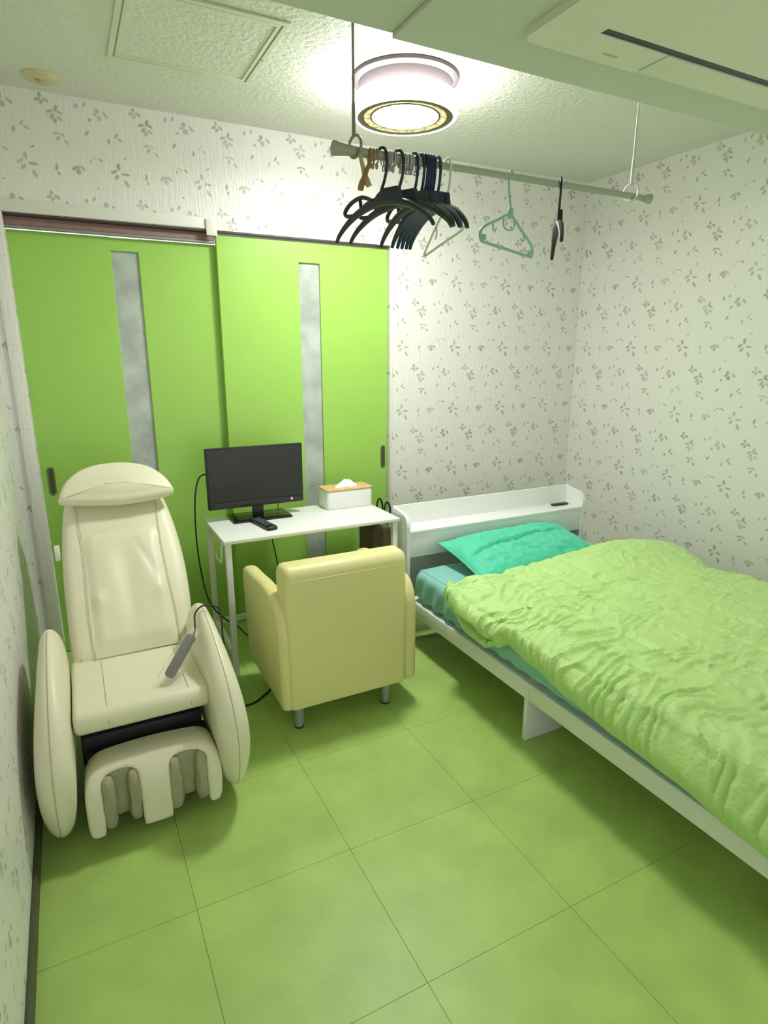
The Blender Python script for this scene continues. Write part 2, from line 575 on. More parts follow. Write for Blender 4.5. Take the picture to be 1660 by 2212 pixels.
obj('ceiling', B(-0.1, W + 0.1, YF - 0.1, 0.2, H, H + 0.08), M_CEIL, kind='structure')
OX0, OX1, OZ = 0.085, 1.868, 2.0
bm = BM()
box(bm, -0.1, OX0, 0, 0.16, -0.02, H); box(bm, OX1, W + 0.1, 0, 0.16, -0.02, H); box(bm, OX0, OX1, 0, 0.16, OZ, H)
obj('wall_back', bm, M_WALLB, kind='structure', smooth=False)
obj('wall_left', B(-0.1, 0, YF, 0.16, -0.02, H), M_WALLL, kind='structure', smooth=False)
obj('wall_right', B(W, W + 0.1, YF, 0.16, -0.02, H), M_WALLR, kind='structure', smooth=False)
bm = BM()          # unseen wall behind the camera; its wide opening is made up, for fill light
box(bm, -0.1, 0.25, YF - 0.1, YF, -0.02, H); box(bm, W - 0.25, W + 0.1, YF - 0.1, YF, -0.02, H); box(bm, 0.25, W - 0.25, YF - 0.1, YF, 2.05, H)
obj('wall_front', bm, M_WALLL, kind='structure', smooth=False)
bm = BM()
box(bm, 0.25, 0.29, YF - 0.09, YF - 0.01, 0, 2.05); box(bm, W - 0.29, W - 0.25, YF - 0.09, YF - 0.01, 0, 2.05); box(bm, 0.29, W - 0.29, YF - 0.09, YF - 0.01, 2.01, 2.05)
obj('fill_opening_frame', bm, M_ALU, kind='structure', smooth=False)  # frame of the added opening that lets in the fill light
obj('baseboard_left', B(0.0, 0.012, YF, -0.001, 0.0, 0.06, bev=0.002), M_BASEB, kind='structure')
obj('baseboard_right', B(W - 0.012, W, YF, -0.001, 0.0, 0.06, bev=0.002), M_BASEB, kind='structure')
obj('baseboard_back', B(1.886, W - 0.013, -0.012, 0.0, 0.0, 0.06, bev=0.002), M_BASEB, kind='structure')
# lowered ceiling part
SY = -1.506
obj('ceiling_soffit', B(1.082, W, YF, SY, 2.225, H), M_SOFFIT, kind='structure')
obj('ceiling_soffit', B(0.0, 1.080, YF, SY, 2.2365, H), M_SOFFIT, kind='structure')
# door frame and track
obj('trim_1', B(0.0, 0.93, -0.006, 0.0, 2.002, 2.05, bev=0.002), M_TRIM, kind='structure')
obj('trim_2', B(0.034, 0.085, -0.010, -0.0005, 0.0, 2.0, bev=0.003), M_WALLL, kind='structure')
obj('trim_3', B(1.8685, 1.884, -0.007, -0.0005, 0.0, 2.0, bev=0.002), M_TRIM, kind='structure')
trk = obj('trim_4', B(OX0, OX1, 0.001, 0.155, 1.992, 1.9995), M_TRACK, kind='structure')
obj('rail', B(OX0, 0.944, 0.036, 0.054, 1.958, 1.991, bev=0.002), M_PINK, trk, label='pinkish brown rail')
obj('rail_lip', B(OX0, 0.944, 0.030, 0.054, 1.946, 1.957, bev=0.002), M_ALU, trk, label='grey lip')
obj('corner_guide', B(0.898, 0.948, -0.016, -0.0065, 1.972, 2.045, bev=0.004), M_TRIM, trk, label='pale corner guide block')

def sliding_door(nm, x0, x1, yf, ztop, sx0, sx1, hx, hz):
    bm = BM()
    d = 0.03
    sz0, sz1 = 0.22, 1.888
    box(bm, x0, sx0, yf, yf + d, 0.004, ztop, bev=0.002, seg=1)
    box(bm, sx1, x1, yf, yf + d, 0.004, ztop, bev=0.002, seg=1)
    box(bm, sx0 - 0.003, sx1 + 0.003, yf + 0.0002, yf + d, sz1, ztop - 0.0015)
    box(bm, sx0 - 0.003, sx1 + 0.003, yf + 0.0002, yf + d, 0.006, sz0)
    dr = obj(nm, bm, M_DOOR, kind='structure')
    obj('glass_pane', B(sx0, sx1, yf + 0.012, yf + 0.018, sz0, sz1), M_GLASS, dr, label='narrow clouded grey glass strip')
    # pull: rounded rim with a recessed cup
    rim = BM()
    outer = rrect(hx - 0.0145, hx + 0.0145, hz - 0.066, hz + 0.066, 0.0144)
    prism(rim, outer, yf - 0.003, yf - 0.0002, XZ)
    h = obj('handle', rim, M_HANDLE, dr, label='dark bronze recessed oval pull')
    inner = BM()
    prism(inner, rrect(hx - 0.0085, hx + 0.0085, hz - 0.058, hz + 0.058, 0.0084), yf - 0.0036, yf - 0.0025, XZ)
    obj('handle_cup', inner, M_HANDLE2, h)
    return dr
sliding_door('door_1', 0.087, 0.975, 0.062, 1.944, 0.484, 0.600, 0.128, 0.866)
sliding_door('door_2', 0.948, 1.864, 0.022, 1.985, 1.357, 1.470, 1.836, 0.860)

# ================================================================== CEILING THINGS
LX, LY = 1.526, -0.773
lt = thing('ceiling_light', 'round drum ceiling lamp with glowing white side and gold crystal ring', 'lamp', (LX, LY, H))
lathe_c = (LX, LY, 0)
obj('mounting_base', lathe(BM(), [(0.150, H), (0.203, H), (0.206, H - 0.005), (0.203, H - 0.012), (0.182, H - 0.020), (0.170, H - 0.045), (0.168, H - 0.062)], lathe_c), M_LAMPBASE, lt, label='shaded pinkish grey mounting base')
obj('drum_shade', lathe(BM(), [(0.150, H - 0.062), (0.188, H - 0.062), (0.198, H - 0.068), (0.202, H - 0.080), (0.202, H - 0.125), (0.199, H - 0.133), (0.195, H - 0.136), (0.1865, H - 0.136), (0.1865, H - 0.10)], lathe_c, cap=False), M_DRUM, lt, label='glowing white drum side')
obj('trim_ring', lathe(BM(), [(0.186, H - 0.12), (0.186, H - 0.1350), (0.163, H - 0.1350), (0.162, H - 0.12)], lathe_c, cap=False), M_GOLD, lt, label='dull gold ring')
obj('crystal_ring', lathe(BM(), [(0.162, H - 0.118), (0.160, H - 0.134), (0.137, H - 0.130), (0.135, H - 0.118)], lathe_c, cap=False), M_CRYSTAL, lt, label='ring of yellowish crystals')
obj('inner_ring', lathe(BM(), [(0.136, H - 0.118), (0.1355, H - 0.132), (0.129, H - 0.132), (0.1285, H - 0.118)], lathe_c, cap=False), M_GOLD, lt)
disc = obj('diffuser', lathe(BM(), [(0.1285, H - 0.10), (0.1285, H - 0.122), (0.10, H - 0.124), (0.05, H - 0.125), (0.01, H - 0.125)], lathe_c), M_DISC, lt, label='glowing white diffuser')
for k in range(6):
    a = math.radians(20 + 60 * k)
    bm = BM()
    tube(bm, [(LX + math.cos(a) * 0.05, LY + math.sin(a) * 0.05, H - 0.1265), (LX + math.cos(a) * 0.112, LY + math.sin(a) * 0.112, H - 0.1255)], 0.0030, 6, sm=1)
    obj('spoke', bm, M_GOLD, disc)

ht = thing('ceiling_hatch', 'square ceiling access hatch with a double pale frame', 'hatch', (0.75, -0.71, H))
hx0, hx1, hy0, hy1 = 0.497, 1.003, -0.966, -0.455
bm = BM()
def frame(bm, x0, x1, y0, y1, wd, z0, z1):
    box(bm, x0, x1, y0, y0 + wd, z0, z1, bev=0.001, seg=1); box(bm, x0, x1, y1 - wd, y1, z0, z1, bev=0.001, seg=1)
    box(bm, x0, x0 + wd, y0 + wd, y1 - wd, z0, z1, bev=0.001, seg=1); box(bm, x1 - wd, x1, y0 + wd, y1 - wd, z0, z1, bev=0.001, seg=1)
frame(bm, hx0, hx1, hy0, hy1, 0.018, H - 0.008, H - 0.0005)
obj('outer_frame', bm, M_ACW, ht)
bm = BM(); frame(bm, hx0 + 0.023, hx1 - 0.023, hy0 + 0.023, hy1 - 0.023, 0.013, H - 0.007, H - 0.0005)
obj('inner_frame', bm, M_ACW, ht)
obj('hatch_panel', B(hx0 + 0.037, hx1 - 0.037, hy0 + 0.037, hy1 - 0.037, H - 0.003, H - 0.0005), M_CEIL, ht)
obj('latch', lathe(BM(), [(0.004, H - 0.0005), (0.004, H - 0.012)], (hx1 - 0.012, -0.69, 0), 12), M_GREYM, ht)

sd = thing('ceiling_fixture', 'pale round ceiling cap with brown stains above the left door', 'ceiling cap', (0.286, -0.153, H))
obj('cap', lathe(BM(), [(0.066, H - 0.0003), (0.066, H - 0.004), (0.058, H - 0.010), (0.03, H - 0.014), (0.006, H - 0.015)], (0.286, -0.153, 0), 32), M_STAIN, sd)
obj('cap_screw', lathe(BM(), [(0.010, H - 0.010), (0.010, H - 0.020), (0.006, H - 0.023)], (0.276, -0.162, 0), 12), M_CLIP, sd, label='brown stained screw')

# ceiling cassette air conditioner in the soffit
ac = thing('air_conditioner', 'white recessed ceiling air conditioner with a long dark slot', 'air conditioner', (1.9, -1.95, 2.225))
Z1, Z0 = 2.2248, 2.204
AX0, AX1, AY1 = 1.352, 2.75, -1.688
bm = BM()
poly = [p for p in rrect(AX0, 1.745, -1.802, AY1, [0.0005, 0.0005, 0.0005, 0.03], 6)]
prism(bm, poly, Z0, Z1, XY)
box(bm, AX0, 1.500, -1.83, -1.802, Z0, Z1)
box(bm, AX0, AX1, -2.35, -1.83, Z0, Z1, bev=0.0)
box(bm, 1.745, AX1, AY1 - 0.012, AY1, Z0 + 0.003, Z1)
obj('panel', bm, M_ACW, ac)
obj('air_slot', B(1.500, AX1, -1.8295, -1.8025, Z0 + 0.003, Z1), M_BLACK, ac, label='black air outlet slot')
obj('flap', B(1.7505, AX1, -1.7995, AY1 - 0.0145, Z0 - 0.002, Z0 + 0.006, bev=0.002), M_ACW, ac)
obj('gap_shadow', B(1.7452, AX1, -1.802, AY1 - 0.0125, Z0 + 0.014, Z1), M_DARK, ac, label='dark filler painted as shade behind flap')  # dark block put in as the shade behind the flap
obj('faint_badge', B(1.585, 1.635, -1.737, -1.729, Z0 - 0.0006, Z0), M_GREYM, ac, label='faint grey badge')

# ================================================================== CLOTHES POLE
RY, RZ = -1.455, 1.968
S = lambda x: 0.2356 + (x - 0.2356) * 0.9566
pl = thing('clothes_pole', 'long pale clothes pole hanging below the ceiling', 'clothes pole', (1.5, RY, RZ))
xl, xr, xm = S(0.965), S(2.215), 1.22
obj('thick_tube', lathe(BM(), [(0.0115, xl + 0.03), (0.0120, xl + 0.035), (0.0120, xm), (0.0100, xm + 0.002)], (0, RY, RZ), 20, 'x'), M_POLE2, pl)
obj('thin_tube', lathe(BM(), [(0.0098, xm - 0.01), (0.0098, xr - 0.02)], (0, RY, RZ), 20, 'x'), M_POLE, pl)
obj('end_cap', lathe(BM(), [(0.018, xl), (0.0185, xl + 0.004), (0.0175, xl + 0.012), (0.0135, xl + 0.04), (0.0135, xl + 0.055)], (0, RY, RZ), 20, 'x'), M_POLE2, pl)
obj('end_cap', lathe(BM(), [(0.012, xr - 0.035), (0.012, xr - 0.02), (0.016, xr - 0.006), (0.0165, xr), (0.012, xr + 0.003)], (0, RY, RZ), 20, 'x'), M_POLE, pl)
for xx, mm, r_, lab in ((0.994, M_WIRE_BACKLIT, 0.0036, 'ceiling hook painted backlit grey with ring round the left end of the pole'), (S(2.116), M_WIRE, 0.0036, 'white ceiling hook with ring round the right end of the pole')):
    t = thing('ceiling_hook', lab, 'hook', (xx, RY, RZ), 'ceiling hooks holding the pole')
    bm = BM()
    tube(bm, [(xx, RY, H - 0.0005), (xx, RY, RZ + 0.13), (xx, RY, RZ + 0.040)], [r_, r_, r_ * 1.1], 10, sm=1)
    lathe(bm, [(r_ * 0.9, RZ + 0.125), (r_ * 1.45, RZ + 0.105), (r_ * 1.45, RZ + 0.038)], (xx, RY, 0), 10)
    obj('rod', bm, mm, t)
    bm = BM(); torus(bm, (xx + 0.003, RY, RZ + 0.0115), 0.0265, 0.0038, (1, 0.25, 0), 28, 8)
    obj('ring', bm, mm, t)
    obj('ceiling_plate', lathe(BM(), [(0.016, H - 0.0004), (0.016, H - 0.004), (0.006, H - 0.008)], (xx, RY, 0), 16), mm, t)

# hangers: local frame, pole axis = x, arms along y
HK = [(0, 0.021, -0.006), (0, 0.0185, 0.007), (0, 0.006, 0.0185), (0, -0.009, 0.0170), (0, -0.0195, 0.003), (0, -0.0205, -0.03), (0, -0.012, -0.062), (0, 0.0, -0.085), (0, 0.004, -0.108)]
def suit_hanger(label, mm, group):
    t = thing('clothes_hanger', label, 'hanger', (0, 0, 0), group)
    obj('hook', tube(BM(), HK, 0.0042, 8, sm=4), mm, t)
    bm = BM()
    prism(bm, [(-0.078, -0.124), (-0.066, -0.086), (-0.010, -0.084), (0.012, -0.096), (0.040, -0.122)], -0.0075, 0.0075, YZ)
    obj('neck_plate', bm, mm, t)
    for s in (1, -1):
        bm = BM()
        tube(bm, [(0, 0.0, -0.116), (0, s * 0.05, -0.121), (0, s * 0.10, -0.134), (0, s * 0.145, -0.156), (0, s * 0.178, -0.180), (0, s * 0.192, -0.198)],
             [0.0125, 0.0125, 0.0110, 0.0085, 0.0068, 0.0056], 8, sm=4, flat=0.85)
        obj('arm', bm, mm, t)
    bm = BM()
    tube(bm, [(0, 0.035, -0.108), (0, 0.075, -0.092), (0, 0.118, -0.098), (0, 0.150, -0.117), (0, 0.146, -0.132), (0, 0.11, -0.136)], 0.0060, 8, sm=4)
    tube(bm, [(0, 0.088, -0.094), (0, 0.082, -0.128)], 0.0050, 8, sm=1)
    obj('side_loop', bm, mm, t)
    return t
def put(t, x, rz):
    t.location = (x, RY, RZ); t.rotation_euler = (0, 0, math.radians(rz))
def dup(t, label):
    r = t.copy(); COL.objects.link(r); r['label'] = label
    for ch in t.children:
        c = ch.copy(); COL.objects.link(c); c.parent = r
    return r
h0 = suit_hanger('dark plastic suit hanger, leftmost of the dark hangers, tilted toward the doors', M_HANGER, 'dark suit hangers on the pole')
hb = None
spots = [(1.115, 18, 'k'), (1.168, 20, 'k'), (1.222, 2, 'k'), (1.246, -3, 'k'), (1.2565, 0, 'b'), (1.266, -3, 'b'), (1.2755, -5, 'b'), (1.285, -7, 'b'), (1.303, -6, 'k')]
labs = [None, 'dark plastic suit hanger, second from the left on the pole', 'dark plastic suit hanger, third from the left, just left of the packed blue ones',
        'dark suit hanger squeezed against the left side of the packed blue hangers',
        'navy blue suit hanger, leftmost of the tightly packed blue ones', 'navy blue suit hanger, second from left of the tightly packed blue ones',
        'navy blue suit hanger, third from left of the tightly packed blue ones', 'navy blue suit hanger, rightmost of the tightly packed blue ones',
        'dark suit hanger between the packed blue ones and the white hanger']
for i, (hx, rz, k) in enumerate(spots):
    if k == 'k':
        t = h0 if i == 0 else dup(h0, labs[i])
    else:
        if hb is None:
            hb = suit_hanger(labs[i], M_HANGBLUE, 'dark suit hangers on the pole'); t = hb
        else:
            t = dup(hb, labs[i])
    put(t, S(hx), rz)
# lone black hanger at the right end
t = suit_hanger('single black suit hanger hanging edge-on at the right of the pole', M_HANGBLACK, 'dark suit hangers on the pole')
put(t, S(1.788), -38)
# white slim hanger
t = thing('clothes_hanger', 'slim white plastic hanger at the right of the dark bundle', 'hanger', (0, 0, 0))
obj('hook', tube(BM(), HK, 0.0036, 8, sm=4), M_WHITEH, t)
bm = BM(); lathe(bm, [(0.007, -0.118), (0.008, -0.108), (0.006, -0.096)], (0, 0.003, 0), 12)
obj('neck', bm, M_WHITEH, t)
bm = BM()
tube(bm, [(0, 0.003, -0.113), (0, 0.06, -0.15), (0, 0.128, -0.208), (0, 0.137, -0.219), (0, 0.128, -0.223), (0, 0.02, -0.205), (0, -0.085, -0.188), (0, -0.108, -0.180), (0, -0.110, -0.168), (0, -0.085, -0.145), (0, -0.04, -0.122)], 0.0036, 8, closed=True, sm=4)
tube(bm, [(0, -0.04, -0.122), (0, -0.05, -0.15), (0, -0.045, -0.16)], 0.0026, 6, sm=2)
tube(bm, [(0, 0.06, -0.15), (0, 0.055, -0.175), (0, 0.066, -0.185)], 0.0026, 6, sm=2)
obj('frame', bm, M_WHITEH, t)
put(t, S(1.338), -4)
# teal hanger
t = thing('clothes_hanger', 'pale teal plastic hanger hanging alone at mid pole', 'hanger', (0, 0, 0))
obj('hook', tube(BM(), [(p[0], p[1] * 0.8, p[2] * 0.9) for p in HK], 0.0032, 8, sm=4), M_TEALH, t)
obj('neck', lathe(BM(), [(0.005, -0.085), (0.008, -0.092), (0.010, -0.108), (0.008, -0.118)], (0, 0.003, 0), 12), M_TEALH, t)
bm = BM()
zc = -0.108
tube(bm, [(0, 0, zc), (0, 0.09, zc - 0.028), (0, 0.178, zc - 0.060), (0, 0.198, zc - 0.078), (0, 0.192, zc - 0.096), (0, 0.165, zc - 0.100), (0, 0, zc - 0.100), (0, -0.165, zc - 0.100), (0, -0.192, zc - 0.096), (0, -0.198, zc - 0.078), (0, -0.178, zc - 0.060), (0, -0.09, zc - 0.028)], 0.0046, 8, closed=True, sm=4)
obj('frame', bm, M_TEALH, t)
for s in (1, -1):
    obj('strap_notch', tube(BM(), [(0, s * 0.118, zc - 0.040), (0, s * 0.116, zc - 0.056), (0, s * 0.104, zc - 0.060), (0, s * 0.094, zc - 0.050)], 0.003, 6, sm=3), M_TEALH, t)
    obj('corner_clip', B(-0.006, 0.006, s * 0.178 - 0.010, s * 0.178 + 0.010, zc - 0.094, zc - 0.080, bev=0.002), M_TEALH, t)
obj('centre_loop', tube(BM(), [(0, 0.035, zc - 0.012), (0, 0.03, zc - 0.034), (0, -0.008, zc - 0.044), (0, -0.042, zc - 0.038), (0, -0.046, zc - 0.016)], 0.003, 6, sm=3), M_TEALH, t)
put(t, 1.524, -62)

# clothes peg, rings
t = thing('clothes_peg', 'amber and rust coloured crossed clothes peg below the left ring', 'clothes peg', (S(1.05), RY, RZ))
px = S(1.055)
obj('peg_arm', tube(BM(), [(px - 0.014, RY - 0.012, RZ + 0.006), (px - 0.014, RY - 0.017, RZ - 0.016), (px, RY - 0.008, RZ - 0.048), (px + 0.010, RY - 0.004, RZ - 0.070), (px + 0.018, RY - 0.002, RZ - 0.080)], [0.006, 0.007, 0.008, 0.0125, 0.010], 8, sm=4, flat=0.7), M_CLIP, t, label='amber arm')
obj('peg_arm', tube(BM(), [(px + 0.016, RY - 0.014, RZ + 0.006), (px + 0.015, RY - 0.018, RZ - 0.018), (px + 0.002, RY - 0.019, RZ - 0.050), (px - 0.010, RY - 0.016, RZ - 0.080), (px - 0.014, RY - 0.015, RZ - 0.096)], [0.006, 0.007, 0.008, 0.0125, 0.011], 8, sm=4, flat=0.7), M_CLIP2, t, label='rust brown arm')

def ring_proto(label, mm, group):
    t = thing('curtain_ring', label, 'ring', (0, 0, 0), group)
    obj('hoop', torus(BM(), (0, 0, -0.005), 0.0185, 0.0022, (1, 0, 0), 20, 6), mm, t)
    obj('eyelet', torus(BM(), (0, 0.0, -0.0305), 0.0055, 0.0018, (1, 0, 0), 12, 6), mm, t)
    return t
random.seed(4)
for lab, mm, grp, xs in (
    ('beige curtain ring with a small eyelet beside the crossed peg', M_RING, 'beige rings beside the peg', [1.078, 1.087, 1.097]),
    ('translucent curtain ring between the first and second dark hanger', M_CLEAR, 'clear rings between first and second hanger', [1.124, 1.130, 1.136, 1.142, 1.148, 1.155]),
    ('translucent curtain ring between the second and third dark hanger', M_CLEAR, 'clear rings between second and third hanger', [1.177, 1.183, 1.189, 1.195, 1.201, 1.207, 1.213]),
    ('translucent curtain ring between the third dark hanger and the blue ones', M_CLEAR, 'clear rings right of the third hanger', [1.2295, 1.2365])):
    p = ring_proto(lab, mm, grp)
    for i, x in enumerate(xs):
        q = p if i == 0 else dup(p, lab)
        q.location = (S(x), RY, RZ - 0.0005)
        q.rotation_euler = (math.radians(random.uniform(-12, 12)), 0, math.radians(random.uniform(-7, 7)))

# ================================================================== MASSAGE CHAIR
mc = thing('massage_chair', 'cream leather reclined massage chair with curved arms and calf rest', 'massage chair', (0.33, -1.1, 0))
bY0, bZ0, bY1, bZ1 = -0.935, 0.375, -0.375, 0.965
bl = math.hypot(bY1 - bY0, bZ1 - bZ0)
dv = Vector((0, (bY1 - bY0) / bl, (bZ1 - bZ0) / bl)); nv = Vector((0, -dv.z, dv.y))
BO = Vector((0, bY0, bZ0))
def BACK(u, v, w):       # u = world x, v = along the back, w = towards the sitter
    return Vector((u, 0, 0)) + BO + dv * v + nv * (w - 0.06)
ol = smooth_path([(0.160, 0.015, 0), (0.25, 0.0, 0), (0.34, 0.0, 0), (0.44, 0.004, 0), (0.520, 0.02, 0), (0.558, 0.06, 0), (0.577, 0.18, 0), (0.585, 0.32, 0), (0.583, 0.44, 0), (0.573, 0.56, 0), (0.552, 0.68, 0), (0.515, 0.76, 0),
                  (0.44, 0.80, 0), (0.36, 0.81, 0), (0.28, 0.80, 0), (0.205, 0.76, 0), (0.172, 0.68, 0), (0.155, 0.56, 0), (0.146, 0.44, 0), (0.143, 0.32, 0), (0.143, 0.18, 0), (0.146, 0.06, 0)], 3, True)
back = puff(BM(), [(p.x, p.y) for p in ol], 0.12, 0.045, BACK, 5, 0.010, True)
# soft hollows and lumps of the massage area
for v in back.verts:
    rel = v.co - BO
    vv = rel.dot(dv); ww = rel.dot(nv)
    if ww > -0.01 and 0.05 < vv < 0.75:
        x = v.co.x
        v.co += nv * (-0.010 * math.exp(-((x - 0.365) / 0.05) ** 2 - ((vv - 0.32) / 0.2) ** 2))
bko = obj('backrest', back, M_LEATHER, mc)
def on_back(u, v, lift=0.0135):
    return BACK(u, v, 0.06 + lift)
for sx, sgn in ((0.218, -1), (0.508, 1)):
    pts = [on_back(sx + sgn * 0.004 * math.sin(k), 0.02 + 0.70 * k / 8, 0.0035 + 0.006 * math.sin(math.pi * (k + 0.4) / 9.0)) for k in range(9)]
    obj('seam', tube(BM(), pts, 0.0012, 6, sm=3), M_SEAM, bko)
# central insert: slightly puffed panel with lumps
ins = BM()
nu, nvv = 26, 44
G = []
for j in range(nvv + 1):
    row = []
    for i in range(nu + 1):
        fu, fv = i / nu, j / nvv
        u = 0.222 + 0.282 * fu; v = 0.03 + 0.52 * fv
        e = min(1, min(fu, 1 - fu) * 9) * min(1, min(fv, 1 - fv) * 9)
        h = 0.0015 + 0.014 * e
        h += 0.007 * e * (math.exp(-((u - 0.30) / 0.035) ** 2 - ((v - 0.36) / 0.10) ** 2) + math.exp(-((u - 0.43) / 0.035) ** 2 - ((v - 0.38) / 0.10) ** 2))
        h += 0.010 * e * (math.exp(-((u - 0.25) / 0.03) ** 2 - ((v - 0.245) / 0.035) ** 2) + math.exp(-((u - 0.475) / 0.03) ** 2 - ((v - 0.245) / 0.04) ** 2))
        h -= 0.008 * e * math.exp(-((u - 0.365) / 0.03) ** 2 - ((v - 0.25) / 0.15) ** 2)
        h -= 0.006 * e * math.exp(-(((u - 0.43) + (v - 0.42) * 0.35) / 0.012) ** 2 - ((v - 0.40) / 0.08) ** 2)
        row.append(ins.verts.new(BACK(u, v, 0.06 + h)))
    G.append(row)
for j in range(nvv):
    for i in range(nu):
        ins.faces.new((G[j][i], G[j][i + 1], G[j + 1][i + 1], G[j + 1][i]))
obj('centre_panel', ins, M_LEATHER, bko)
# head pillow
HP = lambda u, v, w: Vector((u, 0, 0)) + BO + dv * (0.635 + v) + nv * (w + 0.052)
ol = smooth_path([(0.166, 0.012, 0), (0.24, 0.0, 0), (0.37, -0.012, 0), (0.50, -0.004, 0), (0.575, 0.012, 0), (0.582, 0.045, 0), (0.545, 0.115, 0), (0.475, 0.165, 0), (0.37, 0.182, 0), (0.265, 0.165, 0), (0.195, 0.112, 0), (0.163, 0.045, 0)], 4, True)
obj('head_pillow', puff(BM(), [(p.x, p.y) for p in ol], 0.055, 0.027, HP, 5, 0.018), M_LEATHER, mc, label='half-moon head pillow')
# seat
ol = rrect(-1.305, -0.86, -0.034, 0.040, [0.034, 0.02, 0.02, 0.036], 6)
def SEAT(u, v, w):
    return Vector((0.34 + w, u, 0.370 + v - 0.045 * (u + 1.3)))
seat = obj('seat', puff(BM(), ol, 0.402, 0.02, SEAT, 4), M_LEATHER, mc)
for sx in (0.235, 0.475):
    pts = [(sx, y, 0.4105 - 0.045 * (y + 1.3)) for y in (-0.93, -1.05, -1.18, -1.262)] + [(sx, -1.291, 0.399), (sx, -1.3052, 0.374), (sx, -1.303, 0.362)]
    obj('seam', tube(BM(), pts, 0.0012, 6, sm=3), M_SEAM, seat)
# arms
aol = smooth_path([(-0.965, 0.562, 0), (-1.03, 0.572, 0), (-1.14, 0.553, 0), (-1.27, 0.500, 0), (-1.375, 0.425, 0), (-1.435, 0.32, 0), (-1.433, 0.21, 0), (-1.388, 0.105, 0), (-1.335, 0.052, 0), (-1.27, 0.043, 0), (-1.12, 0.07, 0), (-0.98, 0.13, 0), (-0.86, 0.26, 0), (-0.83, 0.40, 0), (-0.88, 0.51, 0)], 4, True)
for cx, s in ((0.088, -1), (0.578, 1)):
    def ARM(u, v, w, cx=cx, s=s):
        return Vector((cx + w * (1.10 - 0.62 * ((v - 0.29) / 0.28) ** 2) + s * (0.010 - 0.030 * (v - 0.1)), u, v))
    a = obj('armrest', puff(BM(), [(p.x, p.y) for p in aol], 0.090, 0.043, ARM, 6, 0.003), M_LEATHER, mc)
    pts = []
    for p in aol[3:38]:
        c = Vector((-1.13, 0.29)); q = Vector((p.x, p.y)); q = q + (q - c).normalized() * 0.0004
        pts.append(ARM(q.x, q.y, 0.004 * s))
    obj('seam', tube(BM(), pts, 0.0012, 6, sm=1), M_SEAM, a)
# dark chassis
bm = BM()
box(bm, 0.150, 0.520, -1.20, -0.72, 0.02, 0.275, bev=0.01)
box(bm, 0.20, 0.47, -0.72, -0.50, 0.0, 0.20, bev=0.01)
box(bm, 0.165, 0.505, -1.20, -1.0, 0.0, 0.03, bev=0.004)
obj('chassis', bm, M_DARK, mc)
obj('side_tab', B(0.125, 0.1435, -0.59, -0.575, 0.675, 0.735, bev=0.004), M_WHITE, mc, label='small white tab on the side')
# calf rest: one padded frame with three prongs, wells lined with wrinkled fabric
fr = [(0.147, 0.075), (0.156, 0.048), (0.180, 0.044), (0.192, 0.056), (0.194, 0.12), (0.195, 0.198), (0.204, 0.224), (0.228, 0.2335), (0.262, 0.2345), (0.286, 0.227), (0.296, 0.204), (0.298, 0.12), (0.299, 0.052), (0.306, 0.040),
      (0.342, 0.038), (0.377, 0.040), (0.384, 0.052), (0.386, 0.12), (0.388, 0.204), (0.398, 0.227), (0.424, 0.2345), (0.458, 0.2335), (0.484, 0.224), (0.493, 0.198), (0.495, 0.12), (0.497, 0.060), (0.507, 0.048), (0.527, 0.052), (0.538, 0.078),
      (0.541, 0.14), (0.541, 0.185), (0.530, 0.226), (0.500, 0.248), (0.44, 0.255), (0.34, 0.258), (0.24, 0.255), (0.187, 0.248), (0.158, 0.226), (0.147, 0.185), (0.146, 0.14)]
fr = [(p.x, p.z) for p in smooth_path([(a, 0, b_) for a, b_ in fr], 3, True)]
def CALF(u, v, w):
    t_ = max(0.0, (v - 0.13) / 0.13)
    return Vector((u, -1.338 + 0.05 * t_ ** 2.2 - w, v))
lr = obj('calf_rest', puff_free(BM(), fr, 0.10, 0.0115, CALF, 5), M_LEATHER, mc)
obj('back_shell', B(0.160, 0.528, -1.292, -1.195, 0.09, 0.235, bev=0.01), M_DARK, lr, label='dark back of the calf rest')
# wrinkled lining pads of the two calf wells
def pad(x0, x1, y0, y1, z0, z1, seed):
    bm = BM()
    n = 16
    G = {}
    for i in range(n + 1):
        for j in range(2 * n):
            th = math.pi * (i / n - 0.5)
            ph = 2 * math.pi * j / (2 * n)
            ce = lambda a, p: math.copysign(abs(a) ** p, a)
            x = ce(math.cos(th), .6) * ce(math.cos(ph), .6); y = ce(math.cos(th), .6) * ce(math.sin(ph), .6); z = ce(math.sin(th), .7)
            p = Vector(((x0 + x1) / 2 + x * (x1 - x0) / 2, (y0 + y1) / 2 + y * (y1 - y0) / 2, (z0 + z1) / 2 + z * (z1 - z0) / 2))
            d = noise.noise(Vector((p.x * 60 + seed, p.y * 40, p.z * 16)))
            d += 0.6 * noise.noise(Vector((p.x * 130 + seed, p.y * 90, p.z * 45 + seed)))
            p += Vector((x, y, 0)) * d * 0.0065
            G[i, j] = bm.verts.new(p)
    for i in range(n):
        for j in range(2 * n):
            k = (j + 1) % (2 * n)
            bm.faces.new((G[i, j], G[i, k], G[i + 1, k], G[i + 1, j]))
    bmesh.ops.remove_doubles(bm, verts=bm.verts[:], dist=1e-5)
    return bm
for x0, x1, s in ((0.192, 0.297, 1), (0.383, 0.496, 2)):
    obj('well_lining', pad(x0 - 0.006, x0 + 0.040, -1.387, -1.30, 0.048, 0.228, s), M_LINING, lr, label='grey wrinkled lining')
    obj('well_lining', pad(x1 - 0.036, x1 + 0.006, -1.384, -1.30, 0.052, 0.228, s + 5), M_LINING, lr, label='grey wrinkled lining')
    obj('well_lining', pad(x0, x1, -1.356, -1.296, 0.070, 0.245, s + 9), M_LINING, lr, label='grey wrinkled lining')

